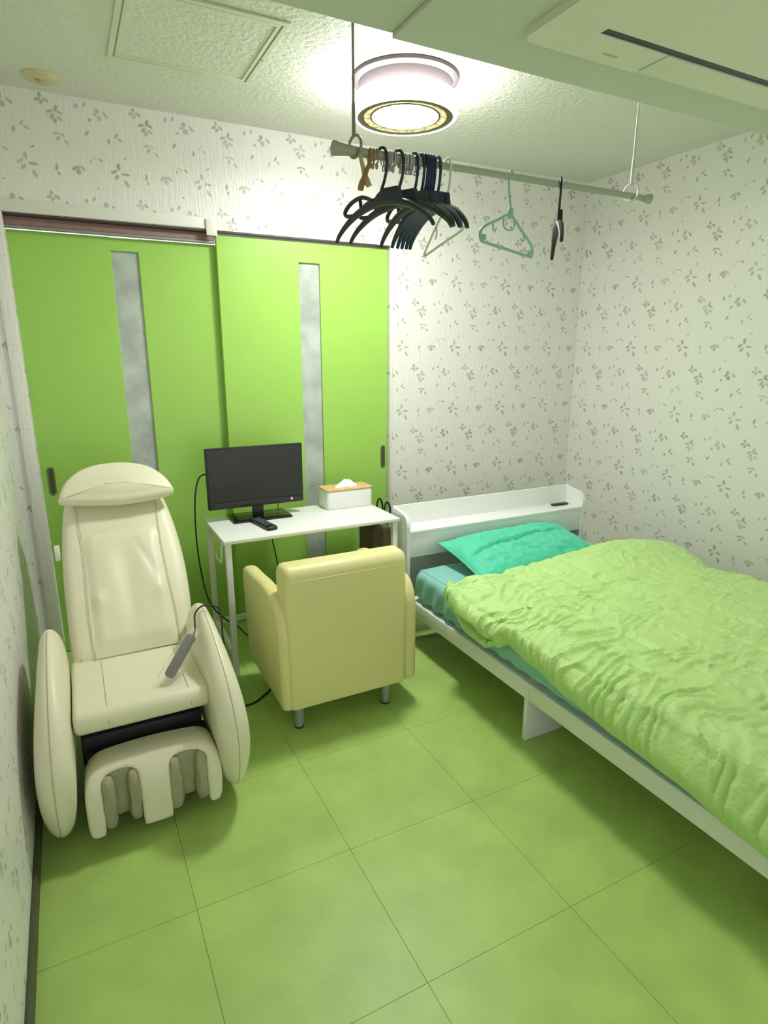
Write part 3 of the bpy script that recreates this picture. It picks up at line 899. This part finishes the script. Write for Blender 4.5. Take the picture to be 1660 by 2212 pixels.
# handset on the seat
hs = thing('handset_remote', 'grey corded handset in a clear plastic bag on the massage chair seat', 'remote control', (0.46, -1.14, 0.41))
A = Vector((0.423, -1.222, 0.432)); Bv = Vector((0.520, -1.135, 0.520))
d = (Bv - A).normalized(); sv = d.cross(Vector((0.25, -0.6, 0.75))).normalized(); nn = sv.cross(d)
def HSM(u, v, w):
    return A + d * v + sv * u + nn * w
obj('body', puff(BM(), rrect(-0.017, 0.017, 0, (Bv - A).length, 0.012), 0.022, 0.008, HSM, 4), M_GREYR, hs)
obj('plastic_bag', pad(-0.5, 0.5, -0.5, 0.5, -0.5, 0.5, 3), M_BAG, hs, label='crinkled clear plastic bag')
bag = hs.children[-1]
bm = bmesh.new(); bm.from_mesh(bag.data)
for v in bm.verts:
    c = v.co * 2
    f = noise.noise(c * 3.0) * 0.012
    wid = 0.029 + 0.009 * c.z * -1
    v.co = HSM(c.x * (wid + f), 0.075 + c.z * 0.108, c.y * (0.017 + f * 0.4) + 0.001)
bm.to_mesh(bag.data); bm.free()
top = HSM(0, 0.16, 0)
obj('cord', tube(BM(), [HSM(0, 0.125, 0), top + Vector((0.008, 0.0, 0.01)), (0.545, -1.07, 0.567), (0.580, -1.06, 0.588), (0.630, -1.055, 0.560), (0.648, -1.00, 0.43), (0.675, -0.90, 0.26), (0.675, -0.88, 0.12), (0.690, -0.90, 0.02), (0.70, -0.86, 0.006), (0.68, -0.70, 0.006)], 0.0030, 6, sm=6), M_CORD, hs)

# ================================================================== ARMCHAIR
ar = thing('armchair', 'pale yellow leather tub armchair seen from behind on grey legs', 'armchair', (1.135, -0.85, 0))
ol = rrect(-1.102, -0.975, 0.100, 0.682, [0.012, 0.02, 0.055, 0.045], 6)
def ABACK(u, v, w):
    return Vector((1.120 + w, u + 0.04 * max(0, (v - 0.35)) * (1 if u > -1.04 else 0), v))
bko = obj('backrest', puff(BM(), ol, 0.508, 0.022, ABACK, 5, 0.002), M_LEATHER2, ar)
obj('seam', tube(BM(), [(0.889, -1.1030, 0.632), (1.12, -1.1042, 0.632), (1.352, -1.1030, 0.632)], 0.0012, 6, sm=3), M_LEATHER2, bko)
aol = smooth_path([(-1.088, 0.102, 0), (-1.09, 0.20, 0), (-1.09, 0.33, 0), (-1.086, 0.43, 0), (-1.066, 0.50, 0), (-1.02, 0.545, 0), (-0.93, 0.556, 0), (-0.80, 0.556, 0), (-0.68, 0.553, 0), (-0.605, 0.545, 0), (-0.572, 0.515, 0), (-0.568, 0.42, 0), (-0.575, 0.30, 0), (-0.582, 0.20, 0), (-0.588, 0.102, 0), (-0.72, 0.100, 0), (-0.90, 0.100, 0), (-1.02, 0.100, 0)], 3, True)
aol = [(p.x, p.y) for p in aol]
for cx, s in ((0.868, -1), (1.402, 1)):
    obj('armrest', puff(BM(), aol, 0.062, 0.024, lambda u, v, w, cx=cx, s=s: Vector((cx + w + s * 0.02 * (v - 0.3) * (1 if u > -0.8 else 0.2), u, v)), 5, 0.004), M_LEATHER2, ar)
obj('seat_cushion', puff(BM(), rrect(-0.975, -0.60, 0.24, 0.395, 0.035, 4), 0.462, 0.03, lambda u, v, w: Vector((1.135 + w, u, v)), 4), M_LEATHER2, ar)
obj('seat_base', B(0.900, 1.370, -0.975, -0.60, 0.101, 0.24, bev=0.008), M_LEATHER2, ar)
for lx, ly in ((0.912, -1.055), (1.298, -1.055), (0.912, -0.64), (1.358, -0.64)):
    lg = obj('leg', lathe(BM(), [(0.020, 0.1005), (0.020, 0.03), (0.0175, 0.007)], (lx, ly, 0), 20), M_GREYTUBE, ar, label='round grey metal leg')
    obj('leg_foot', lathe(BM(), [(0.0185, 0.007), (0.0185, 0.0)], (lx, ly, 0), 20), M_RUBBER, lg, label='black rubber foot')

# ================================================================== DESK AND WHAT IS ON IT
DX0, DX1, DY0, DY1, DZ = 0.767, 1.637, -0.558, -0.120, 0.652
dk = thing('desk', 'slim white desk with square metal legs before the green doors', 'desk', (1.2, -0.34, 0))
obj('desk_top', B(DX0, DX1, DY0, DY1, DZ - 0.016, DZ, bev=0.0015), M_WHITE, dk)
for lx in (DX0 + 0.008, DX1 - 0.034):
    for ly in (DY0 + 0.010, DY1 - 0.034):
        obj('leg', B(lx, lx + 0.026, ly, ly + 0.026, 0, DZ - 0.0165, bev=0.0015), M_WHITE, dk)
for lx in (DX0 + 0.008, DX1 - 0.034):
    obj('crossbar', B(lx + 0.003, lx + 0.023, DY0 + 0.0365, DY1 - 0.0345, DZ - 0.04, DZ - 0.017), M_WHITE, dk)
obj('crossbar', B(DX0 + 0.011, DX0 + 0.031, DY0 + 0.0365, DY1 - 0.0345, 0.09, 0.115), M_WHITE, dk)
obj('crossbar', B(DX0 + 0.0345, DX1 - 0.0345, DY1 - 0.029, DY1 - 0.012, DZ - 0.04, DZ - 0.017), M_WHITE, dk)
obj('crossbar', B(DX0 + 0.0345, DX1 - 0.0345, DY1 - 0.029, DY1 - 0.012, 0.09, 0.115), M_WHITE, dk)
obj('side_hook', tube(BM(), [(0.771, -0.505, DZ - 0.017), (0.766, -0.505, 0.60), (0.764, -0.498, 0.545), (0.764, -0.478, 0.533), (0.764, -0.42, 0.533), (0.764, -0.395, 0.536), (0.764, -0.385, 0.552)], 0.0042, 8, sm=4), M_WHITE, dk, label='white bag hook')

tv = thing('television', 'small black flat television standing on the white desk', 'television', (1.02, -0.22, DZ))
TX0, TX1, TZ0, TZ1, TY = 0.776, 1.254, 0.712, 1.009, -0.226
bm = BM()
box(bm, TX0, TX1, TY, TY + 0.022, TZ0, TZ1, bev=0.003)
box(bm, TX0 + 0.05, TX1 - 0.05, TY + 0.022, TY + 0.045, TZ0 + 0.04, TZ1 - 0.06, bev=0.008)
obj('casing', bm, M_BLACK, tv)
obj('screen', B(TX0 + 0.010, TX1 - 0.010, TY - 0.0008, TY, TZ0 + 0.036, TZ1 - 0.010), M_SCREEN, tv, label='dark switched-off screen')
obj('chin', B(TX0 + 0.006, TX1 - 0.006, TY - 0.003, TY, TZ0 + 0.004, TZ0 + 0.033, bev=0.001), M_BLACK, tv)
obj('power_light', lathe(BM(), [(0.0055, -0.0022), (0.0055, 0.0)], (1.190, TY - 0.003, TZ0 + 0.020), 16, 'y'), M_LED, tv, label='glowing red power light')
bm = BM()
box(bm, 0.99, 1.045, TY + 0.004, TY + 0.022, DZ + 0.010, TZ0 + 0.03, bev=0.003)
obj('neck', bm, M_BLACK, tv)
obj('stand', puff(BM(), rrect(0.876, 1.170, -0.298, -0.132, 0.008), 0.010, 0.003, lambda u, v, w: Vector((u, v, DZ + 0.0052 + w)), 2), M_GLOSSB, tv, label='glossy black stand plate')
obj('power_cord', tube(BM(), [(0.83, TY + 0.04, 0.82), (0.80, TY + 0.045, 0.87), (0.768, TY + 0.05, 0.880), (0.742, TY + 0.055, 0.845), (0.725, TY + 0.06, 0.75), (0.720, TY + 0.07, 0.60), (0.726, TY + 0.075, 0.44), (0.745, TY + 0.07, 0.28), (0.775, TY + 0.06, 0.19), (0.83, TY + 0.05, 0.12), (0.89, TY + 0.04, 0.07), (0.93, TY + 0.03, 0.02), (0.99, -0.2, 0.004)], 0.0036, 6, sm=6), M_CORD, tv, label='black power cord')
obj('cable_stub', tube(BM(), [(1.125, TY + 0.03, 0.78), (1.128, TY + 0.035, 0.73), (1.128, TY + 0.035, DZ + 0.014)], 0.002, 6, sm=3), M_CORD, tv)

rc = thing('remote_control', 'black remote control lying on the desk before the television', 'remote control', (1.0, -0.38, DZ))
ca, sa = math.cos(math.radians(9)), math.sin(math.radians(9))
def RCM(u, v, w):
    return Vector((0.988 + ca * u + sa * v * -1 * -1, -0.385 + v * ca - u * sa * 0, DZ + 0.010 + w)) if False else Vector((0.996 + ca * u - sa * v, -0.385 + sa * u + ca * v, DZ + 0.0092 + w))
rb = obj('body', puff(BM(), rrect(-0.026, 0.026, -0.100, 0.100, 0.012), 0.018, 0.006, RCM, 3), M_BLACK, rc)
for i in range(3):
    for j in range(6):
        bm = BM()
        u, v = -0.014 + 0.014 * i, -0.045 + 0.024 * j
        prism(bm, rrect(u - 0.0045, u + 0.0045, v - 0.006, v + 0.006, 0.002, 2), 0.0088, 0.0105, RCM)
        obj('button', bm, M_BUTTON, rb)

tb = thing('tissue_box', 'white tissue box with a bamboo lid on the desk', 'tissue box', (1.5, -0.19, DZ))
obj('box_body', puff(BM(), rrect(1.372, 1.632, -0.258, -0.128, 0.016), 0.096, 0.004, lambda u, v, w: Vector((u, v, DZ + 0.0485 + w)), 3), M_WHITE, tb)
obj('lid', puff(BM(), rrect(1.369, 1.635, -0.261, -0.125, 0.016), 0.009, 0.003, lambda u, v, w: Vector((u, v, DZ + 0.1015 + w)), 2), M_WOOD, tb, label='light bamboo lid')
bm = BM()
G = {}
n = 18
for i in range(n + 1):
    for j in range(n + 1):
        a, b_ = i / n * 2 - 1, j / n * 2 - 1
        rr = math.hypot(a, b_)
        x = 1.505 + a * 0.062 + 0.012 * b_; y = -0.195 + b_ * 0.028
        h = 0.036 * max(0, 1 - abs(a) ** 1.7) * max(0, 1 - b_ * b_) ** 0.6 + 0.014 * (noise.noise(Vector((a * 2.2, b_ * 2.2, 1.3)))) * max(0, 1 - rr * 0.8)
        G[i, j] = bm.verts.new((x, y, DZ + 0.1062 + max(0, h)))
for i in range(n):
    for j in range(n):
        bm.faces.new((G[i, j], G[i + 1, j], G[i + 1, j + 1], G[i, j + 1]))
obj('tissue', bm, M_TISSUE, tb, label='crumpled white tissue poking out')

bg = thing('tote_bag', 'dull brown bag with black handles standing between desk and bed', 'bag', (1.68, -0.2, 0))
bm = BM()
puff(bm, rrect(1.588, 1.700, 0.001, 0.560, [0.01, 0.01, 0.03, 0.03]), 0.19, 0.02, lambda u, v, w: Vector((u, -0.262 + w, v)), 4)
obj('bag_body', bm, M_BROWN, bg)
for yy in (-0.31, -0.22):
    obj('bag_handle', tube(BM(), [(1.665, yy, 0.545), (1.672, yy, 0.60), (1.684, yy, 0.668), (1.702, yy, 0.664), (1.712, yy, 0.61), (1.692, yy, 0.54)], 0.0055, 6, sm=4), M_CORD, bg, label='black bag handle')

# loose cords
tag(obj('power_cable', tube(BM(), [(1.10, -0.13, 0.62), (1.11, -0.12, 0.50), (1.13, -0.12, 0.38), (1.15, -0.12, 0.2), (1.17, -0.12, 0.05), (1.15, -0.15, 0.005), (1.0, -0.25, 0.005)], 0.0032, 6, sm=5), M_CORD), 'thin black cable hanging below the desk behind the armchair', 'cord')
tag(obj('power_cable', tube(BM(), [(0.69, -0.80, 0.004), (0.76, -0.82, 0.004), (0.82, -0.80, 0.004), (0.92, -0.70, 0.004), (1.0, -0.5, 0.004), (1.15, -0.35, 0.004)], 0.0045, 6, sm=5), M_CORD), 'black cable on the floor between massage chair and armchair', 'cord')
t = thing('plug_bundle', 'tangle of dark cord bundled behind the massage chair arm', 'cord', (0.70, -0.75, 0))
bm = BM()
for k in range(5):
    tube(bm, [(0.700 + 0.012 * math.cos(k * 2 + i * 1.05) * (1 + 0.5 * (k % 2)) + 0.008 * k, -0.80 + 0.018 * math.sin(k + i * 1.05), 0.06 + 0.055 * math.sin(i * 1.05) + 0.03 * math.cos(k)) for i in range(6)], 0.003, 6, closed=True, sm=4)
obj('coil', bm, M_CORD, t)
tag(obj('floor_cable', tube(BM(), [(1.50, -0.62, 0.004), (1.60, -0.66, 0.004), (1.72, -0.60, 0.004), (1.90, -0.62, 0.004), (2.1, -0.55, 0.004)], 0.005, 6, sm=5), M_CORDG), 'pale grey cable on the floor under the bed head', 'cord')

# ================================================================== BED
BX0, BX1 = 1.655, 2.835
HY0, HY1 = -0.600, -0.445
bd = thing('bed_frame', 'white bed frame with a shelf headboard', 'bed', (2.25, -1.5, 0))
def side_panel(x0):
    pts = [(HY1, 0.0), (HY0, 0.0), (HY0, 0.610)]
    for k in range(7):
        a = math.radians(90 * k / 6)
        pts.append((HY0 + 0.055 * (1 - math.cos(a)), 0.610 + 0.060 * math.sin(a)))
    pts += [(HY1 - 0.03, 0.682), (HY1, 0.688)]
    return prism(BM(), pts, x0, x0 + 0.018, YZ)
obj('headboard_side', side_panel(BX0), M_WHITE, bd)
obj('headboard_side', side_panel(BX1 - 0.018), M_WHITE, bd)
obj('headboard_back', B(BX0 + 0.0185, BX1 - 0.0185, HY1 - 0.014, HY1, 0.10, 0.688, bev=0.001), M_WHITE, bd)
obj('headboard_shelf', B(BX0 + 0.0185, BX1 - 0.0185, HY0 + 0.003, HY1 - 0.0145, 0.570, 0.586, bev=0.001), M_WHITE, bd)
obj('headboard_front', B(BX0 + 0.0185, BX1 - 0.0185, HY0 + 0.008, HY0 + 0.022, 0.448, 0.5695, bev=0.001), M_WHITE, bd)
RB, RT = 0.176, 0.244
for x0, x1 in ((BX0, BX0 + 0.018), (BX1 - 0.018, BX1)):
    obj('side_rail', B(x0, x1, -1.520, HY0 - 0.0005, RB, RT, bev=0.001), M_WHITE, bd)
    obj('side_rail', B(x0, x1, -2.62, -1.540, RB, RT, bev=0.001), M_WHITE, bd)
obj('foot_rail', B(BX0, BX1, -2.638, -2.6205, RB, RT, bev=0.001), M_WHITE, bd)
for ly in (-1.530, -2.55):
    for x0, x1 in ((BX0 + 0.0, BX0 + 0.185), (BX1 - 0.185, BX1)):
        bm = BM()
        if ly > -2:
            box(bm, x0, x1, ly - 0.0095, ly + 0.0095, 0, 0.175, bev=0.001)
            sx = x0 if x0 < 2 else x1 - 0.018
            box(bm, sx, sx + 0.018, ly - 0.0095, ly + 0.0095, 0.175, RT)
        else:
            xx0 = x0 + 0.02 if x0 < 2 else x0
            box(bm, xx0, xx0 + 0.165, ly - 0.009, ly + 0.009, 0, 0.24, bev=0.001)
        obj('leg_panel', bm, M_WHITE, bd)
obj('bed_base', B(BX0 + 0.0185, BX1 - 0.0185, -2.62, HY0 - 0.002, 0.226, 0.240), M_WHITE, bd)

ph = thing('mobile_phone', 'small black phone lying at the right of the headboard shelf', 'phone', (2.74, -0.51, 0.586))
obj('phone_body', puff(BM(), rrect(2.672, 2.785, -0.525, -0.490, 0.008), 0.009, 0.003, lambda u, v, w: Vector((u, v, 0.5908 + w)), 2), M_BLACK, ph)

# mattress with fitted sheet: superellipse cross-section swept along y with drape folds
MX0, MX1, MY0, MY1, MZ0, MZ1 = 1.668, 2.822, -2.60, -0.640, 0.2405, 0.412
bm = BM()
NU, NV = 90, 150
G = []
for j in range(NV + 1):
    f = j / NV
    y = MY1 + (MY1 - MY0) * 0 - f * (MY1 - MY0)
    e = min(f, 1 - f) * (MY1 - MY0)
    er = 0.05
    k = 1.0 if e > er else math.sqrt(max(0, 1 - (1 - e / er) ** 2))
    row = []
    for i in range(NU):
        a = 2 * math.pi * i / NU
        ce = lambda q, p: math.copysign(abs(q) ** p, q)
        cx_, cz_ = ce(math.cos(a), 0.16), ce(math.sin(a), 0.36)
        x = (MX0 + MX1) / 2 + cx_ * ((MX1 - MX0) / 2 - 0.035 * (1 - k))
        z = (MZ0 + MZ1) / 2 + cz_ * ((MZ1 - MZ0) / 2 * (0.55 + 0.45 * k))
        # folds of the sheet hang down the side
        if cx_ < -0.8 and z < 0.405:
            q = (0.405 - z) / 0.16
            fold = math.sin(y * 62 + z * 26 + 2.2 * noise.noise(Vector((y * 7, 1, 0)))) * 0.011 * q * math.exp(-max(0, -0.95 - y) * 1.5)
            belly = 0.020 * math.sin(math.pi * min(1, max(0, (z - 0.25) / 0.15))) * min(1, max(0, (-0.85 - y) / 0.3))
            x += fold - belly
            x = min(x, MX0 + 0.03)
            if z < RT + 0.004: x = max(x, 1.6745)
        z += 0.002 * noise.noise(Vector((x * 9, y * 9, 0)))
        row.append(bm.verts.new((x, y, max(z, MZ0))))
    G.append(row)
for j in range(NV):
    for i in range(NU):
        k = (i + 1) % NU
        bm.faces.new((G[j][i], G[j][k], G[j + 1][k], G[j + 1][i]))
bm.faces.new(G[0]); bm.faces.new(G[-1][::-1])
tag(obj('mattress', bm, M_SHEET), 'mattress in a pale teal fitted sheet on the white bed frame', 'mattress')

# pillow
pw = thing('pillow', 'teal green rectangular pillow against the headboard', 'pillow', (2.2, -0.8, 0.41))
PC = Vector((2.205, -0.822, 0.482))
pu = Vector((1, 0.045, 0.0)).normalized(); pvv = Vector((0.0, 0.975, 0.20)).normalized(); pn = pu.cross(pvv)
bm = BM()
NU, NV = 110, 64
for side in (1, -1):
    G = []
    for j in range(NV + 1):
        row = []
        for i in range(NU + 1):
            a, b_ = i / NU * 2 - 1, j / NV * 2 - 1
            h = (max(0, 1 - abs(a) ** 3.2) ** 0.62) * (max(0, 1 - abs(b_) ** 2.6) ** 0.62) * 0.068
            edge = max(abs(a), abs(b_))
            pin = 1 - 0.035 * (1 - abs(a) ** 2) * abs(b_) ** 4
            pin2 = 1 - 0.045 * (1 - abs(b_) ** 2) * abs(a) ** 4
            wr = 0.0
            if side > 0:
                wr += -0.026 * math.exp(-((b_ - 0.10 - 0.18 * a - 0.06 * noise.noise(Vector((a * 3, 0, 0)))) / 0.05) ** 2) * (1 - a ** 4)
                n1 = noise.noise(Vector((a * 7 + b_ * 3, b_ * 5, 5.1)))
                wr += 0.022 * (0.5 - abs(n1)) * (1 - edge ** 6)
                wr += 0.0035 * noise.noise(Vector((a * 22, b_ * 14, 2.0))) * (1 - edge ** 8)
            p = PC + pu * (a * 0.395 * pin2) + pvv * (b_ * 0.200 * pin) + pn * (side * (h + wr * min(1, h * 40)))
            row.append(bm.verts.new(p))
        G.append(row)
    for j in range(NV):
        for i in range(NU):
            bm.faces.new((G[j][i], G[j][i + 1], G[j + 1][i + 1], G[j + 1][i]))
bmesh.ops.remove_doubles(bm, verts=bm.verts[:], dist=1e-4)
po = obj('pillow_body', bm, M_PILLOW, pw)
rimp = []
for k in range(120):
    t_ = k / 120 * 4
    s_ = int(t_); f = t_ - s_
    a, b_ = [(-1 + 2 * f, -1), (1, -1 + 2 * f), (1 - 2 * f, 1), (-1, 1 - 2 * f)][s_]
    pin = 1 - 0.035 * (1 - a * a) * abs(b_) ** 4; pin2 = 1 - 0.045 * (1 - b_ * b_) * abs(a) ** 4
    rimp.append(PC + pu * (a * 0.397 * pin2) + pvv * (b_ * 0.202 * pin))
obj('piping', tube(BM(), rimp, 0.0038, 6, closed=True, sm=1), M_PILLOW, po)

# duvet
def interp(tab, y):
    if y >= tab[0][0]: return tab[0][1]
    for (a, va), (b_, vb) in zip(tab, tab[1:]):
        if y >= b_:
            f = (y - a) / (b_ - a); f = f * f * (3 - 2 * f)
            return va + (vb - va) * f
    return tab[-1][1]
HEM = [(-0.99, 0.405), (-1.08, 0.375), (-1.20, 0.315), (-1.32, 0.308), (-1.40, 0.345), (-1.47, 0.386), (-1.60, 0.364), (-1.80, 0.334), (-2.0, 0.314), (-2.2, 0.305), (-2.4, 0.280), (-2.66, 0.235)]
RIGHT = [(-0.99, 3.02), (-1.12, 3.03), (-1.25, 2.97), (-1.40, 2.90), (-1.55, 2.96), (-1.8, 2.98), (-2.66, 2.98)]
def cross(y):
    zh = interp(HEM, y); xr_ = interp(RIGHT, y)
    zt = 0.452
    fold = math.exp(-((y + 1.24) / 0.13) ** 2)       # second layer peeping out near the head corner
    P = [(1.76, 0.420), (1.690, max(0.415, zh + 0.03)), (1.645, max(zh + 0.012, 0.33)), (1.620, zh + 0.002), (1.602, zh)]
    zc_ = max(zh + 0.035, zh + 0.045)
    if fold > 0.25:
        P += [(1.598 + 0.008 * fold, zh + 0.022), (1.612 + 0.034 * fold, zh + 0.042 * fold + 0.012), (1.592 + 0.002 * fold, zh + 0.060 * fold + 0.012)]
    P += [(1.585, max(zh + 0.045, 0.385 if fold > .25 else 0)), (1.596, max(zh + 0.085, 0.425 if fold > .25 else zh + 0.085)), (1.640, zt + 0.004), (1.72, zt + 0.020), (1.86, zt + 0.026), (2.05, zt + 0.030), (2.30, zt + 0.036), (2.55, zt + 0.036), (2.78, zt + 0.028), (xr_ - 0.06, zt + 0.010), (xr_, zt - 0.03), (xr_ + 0.012, 0.36), (xr_ + 0.005, 0.26)]
    path = smooth_path([(p[0], 0, p[1]) for p in P], 6)
    L_ = [0]
    for a, b_ in zip(path, path[1:]): L_.append(L_[-1] + (b_ - a).length)
    out = []
    NS = 300
    k = 0
    for i in range(NS + 1):
        # denser where the left side rounds over
        s = i / NS * L_[-1]
        while k < len(L_) - 2 and L_[k + 1] < s: k += 1
        f = (s - L_[k]) / max(1e-9, L_[k + 1] - L_[k])
        out.append(path[k].lerp(path[k + 1], f))
    return out
NY = 400
Y0, Y1 = -0.985, -2.655
rows = []
for j in range(NY + 1):
    f = j / NY
    y = Y0 + (Y1 - Y0) * f
    rows.append((y, cross(y)))
bm = BM()
G = []
for j, (y, cr_) in enumerate(rows):
    row = []
    for i, p in enumerate(cr_):
        x, z = p.x, p.z
        # head edge: scalloped and rolled down to the mattress
        he = 0.02 * noise.noise(Vector((x * 3.1, 7, 0))) - 0.045 * math.exp(-((x - 1.87) / 0.07) ** 2) + 0.03 * math.exp(-((x - 2.75) / 0.25) ** 2)
        dd = (Y0 - y)
        yy = y + he * max(0, 1 - dd / 0.35)
        er = 0.055
        if dd < er and z > 0.40:
            k = math.sqrt(max(0, 1 - (1 - dd / er) ** 2))
            base = 0.418 if x > 1.68 else 0.40
            z = base + (z - base) * (0.12 + 0.88 * k)
        if dd < 0.09 and x < 1.74:
            x = 1.74 + (x - 1.74) * (0.45 + 0.55 * math.sin(math.pi / 2 * dd / 0.09))
        # big hump over the far half at the head, broad swells elsewhere
        top = 1.0 if z > 0.43 else max(0, (z - 0.33) / 0.10)
        hump = 0.060 * math.exp(-((x - 2.62) / 0.36) ** 2 - ((yy + 1.13) / 0.15) ** 2)
        hump += 0.018 * math.exp(-((x - 1.78) / 0.12) ** 2 - ((yy + 1.10) / 0.10) ** 2)
        hump -= 0.014 * math.exp(-((x - 2.20) / 0.35) ** 2 - ((yy + 1.40 - 0.12 * (x - 2.2)) / 0.035) ** 2)
        z += hump * top * min(1, dd / er + 0.1)
        n0 = noise.noise(Vector((x * 2.3, yy * 2.3, 3.3)))
        z += 0.012 * n0 * top
        # quilting seams run along the bed, puckered across
        sx = (x - 1.62 + 0.012 * noise.noise(Vector((yy * 3, x * 2, 9)))) / 0.150
        ds = (sx - round(sx)) * 0.150
        seamf = math.exp(-(ds / 0.010) ** 2)
        near = math.exp(-abs(ds) / 0.05)
        left = max(0, 1 - (x - 1.58) / 0.55)
        wa = noise.noise(Vector((x * 7 + 0.6 * yy, yy * 26 + 3 * noise.noise(Vector((x * 5, yy * 5, 0))), 1.7)))
        wb = noise.noise(Vector((x * 16, yy * 34, 4.1)))
        wc = noise.noise(Vector((x * 12 + yy * 7, yy * 12 - x * 5, 8.1)))
        ridge = (1 - min(1, abs(wa) * 2.4)) ** 2 - 0.25
        wd = noise.noise(Vector((x * 20 + 4 * wc, yy * 20 - 3 * wa, 6.6)))
        crease = (1 - min(1, abs(wc) * 3.0)) ** 2
        d_ = -0.0060 * seamf + 0.0115 * ridge * (0.35 + 0.5 * near + 1.0 * left) + 0.0035 * wb * near + 0.0080 * crease * (0.6 + 0.4 * wa) + 0.0035 * wd
        act = min(1, max(0, (z - 0.30) / 0.05)) if x < 1.7 else 1
        if x < 1.66:
            lx = 0.55 * act
            x -= d_ * lx * 1.3; z += d_ * 0.6 * act
        else:
            z += d_
        row.append(bm.verts.new((x, yy, z)))
    G.append(row)
n_ = len(G[0])
for j in range(NY):
    for i in range(n_ - 1):
        fc = bm.faces.new((G[j][i], G[j + 1][i], G[j + 1][i + 1], G[j][i + 1]))
bmesh.ops.smooth_vert(bm, verts=bm.verts[:], factor=0.35, use_axis_x=True, use_axis_y=True, use_axis_z=True)
dv_ = obj('duvet', bm, M_DUVET)
tag(dv_, 'puffy lime green quilted duvet spread over the bed', 'duvet')
so = dv_.modifiers.new('thickness', 'SOLIDIFY')
so.thickness = 0.006; so.offset = -1
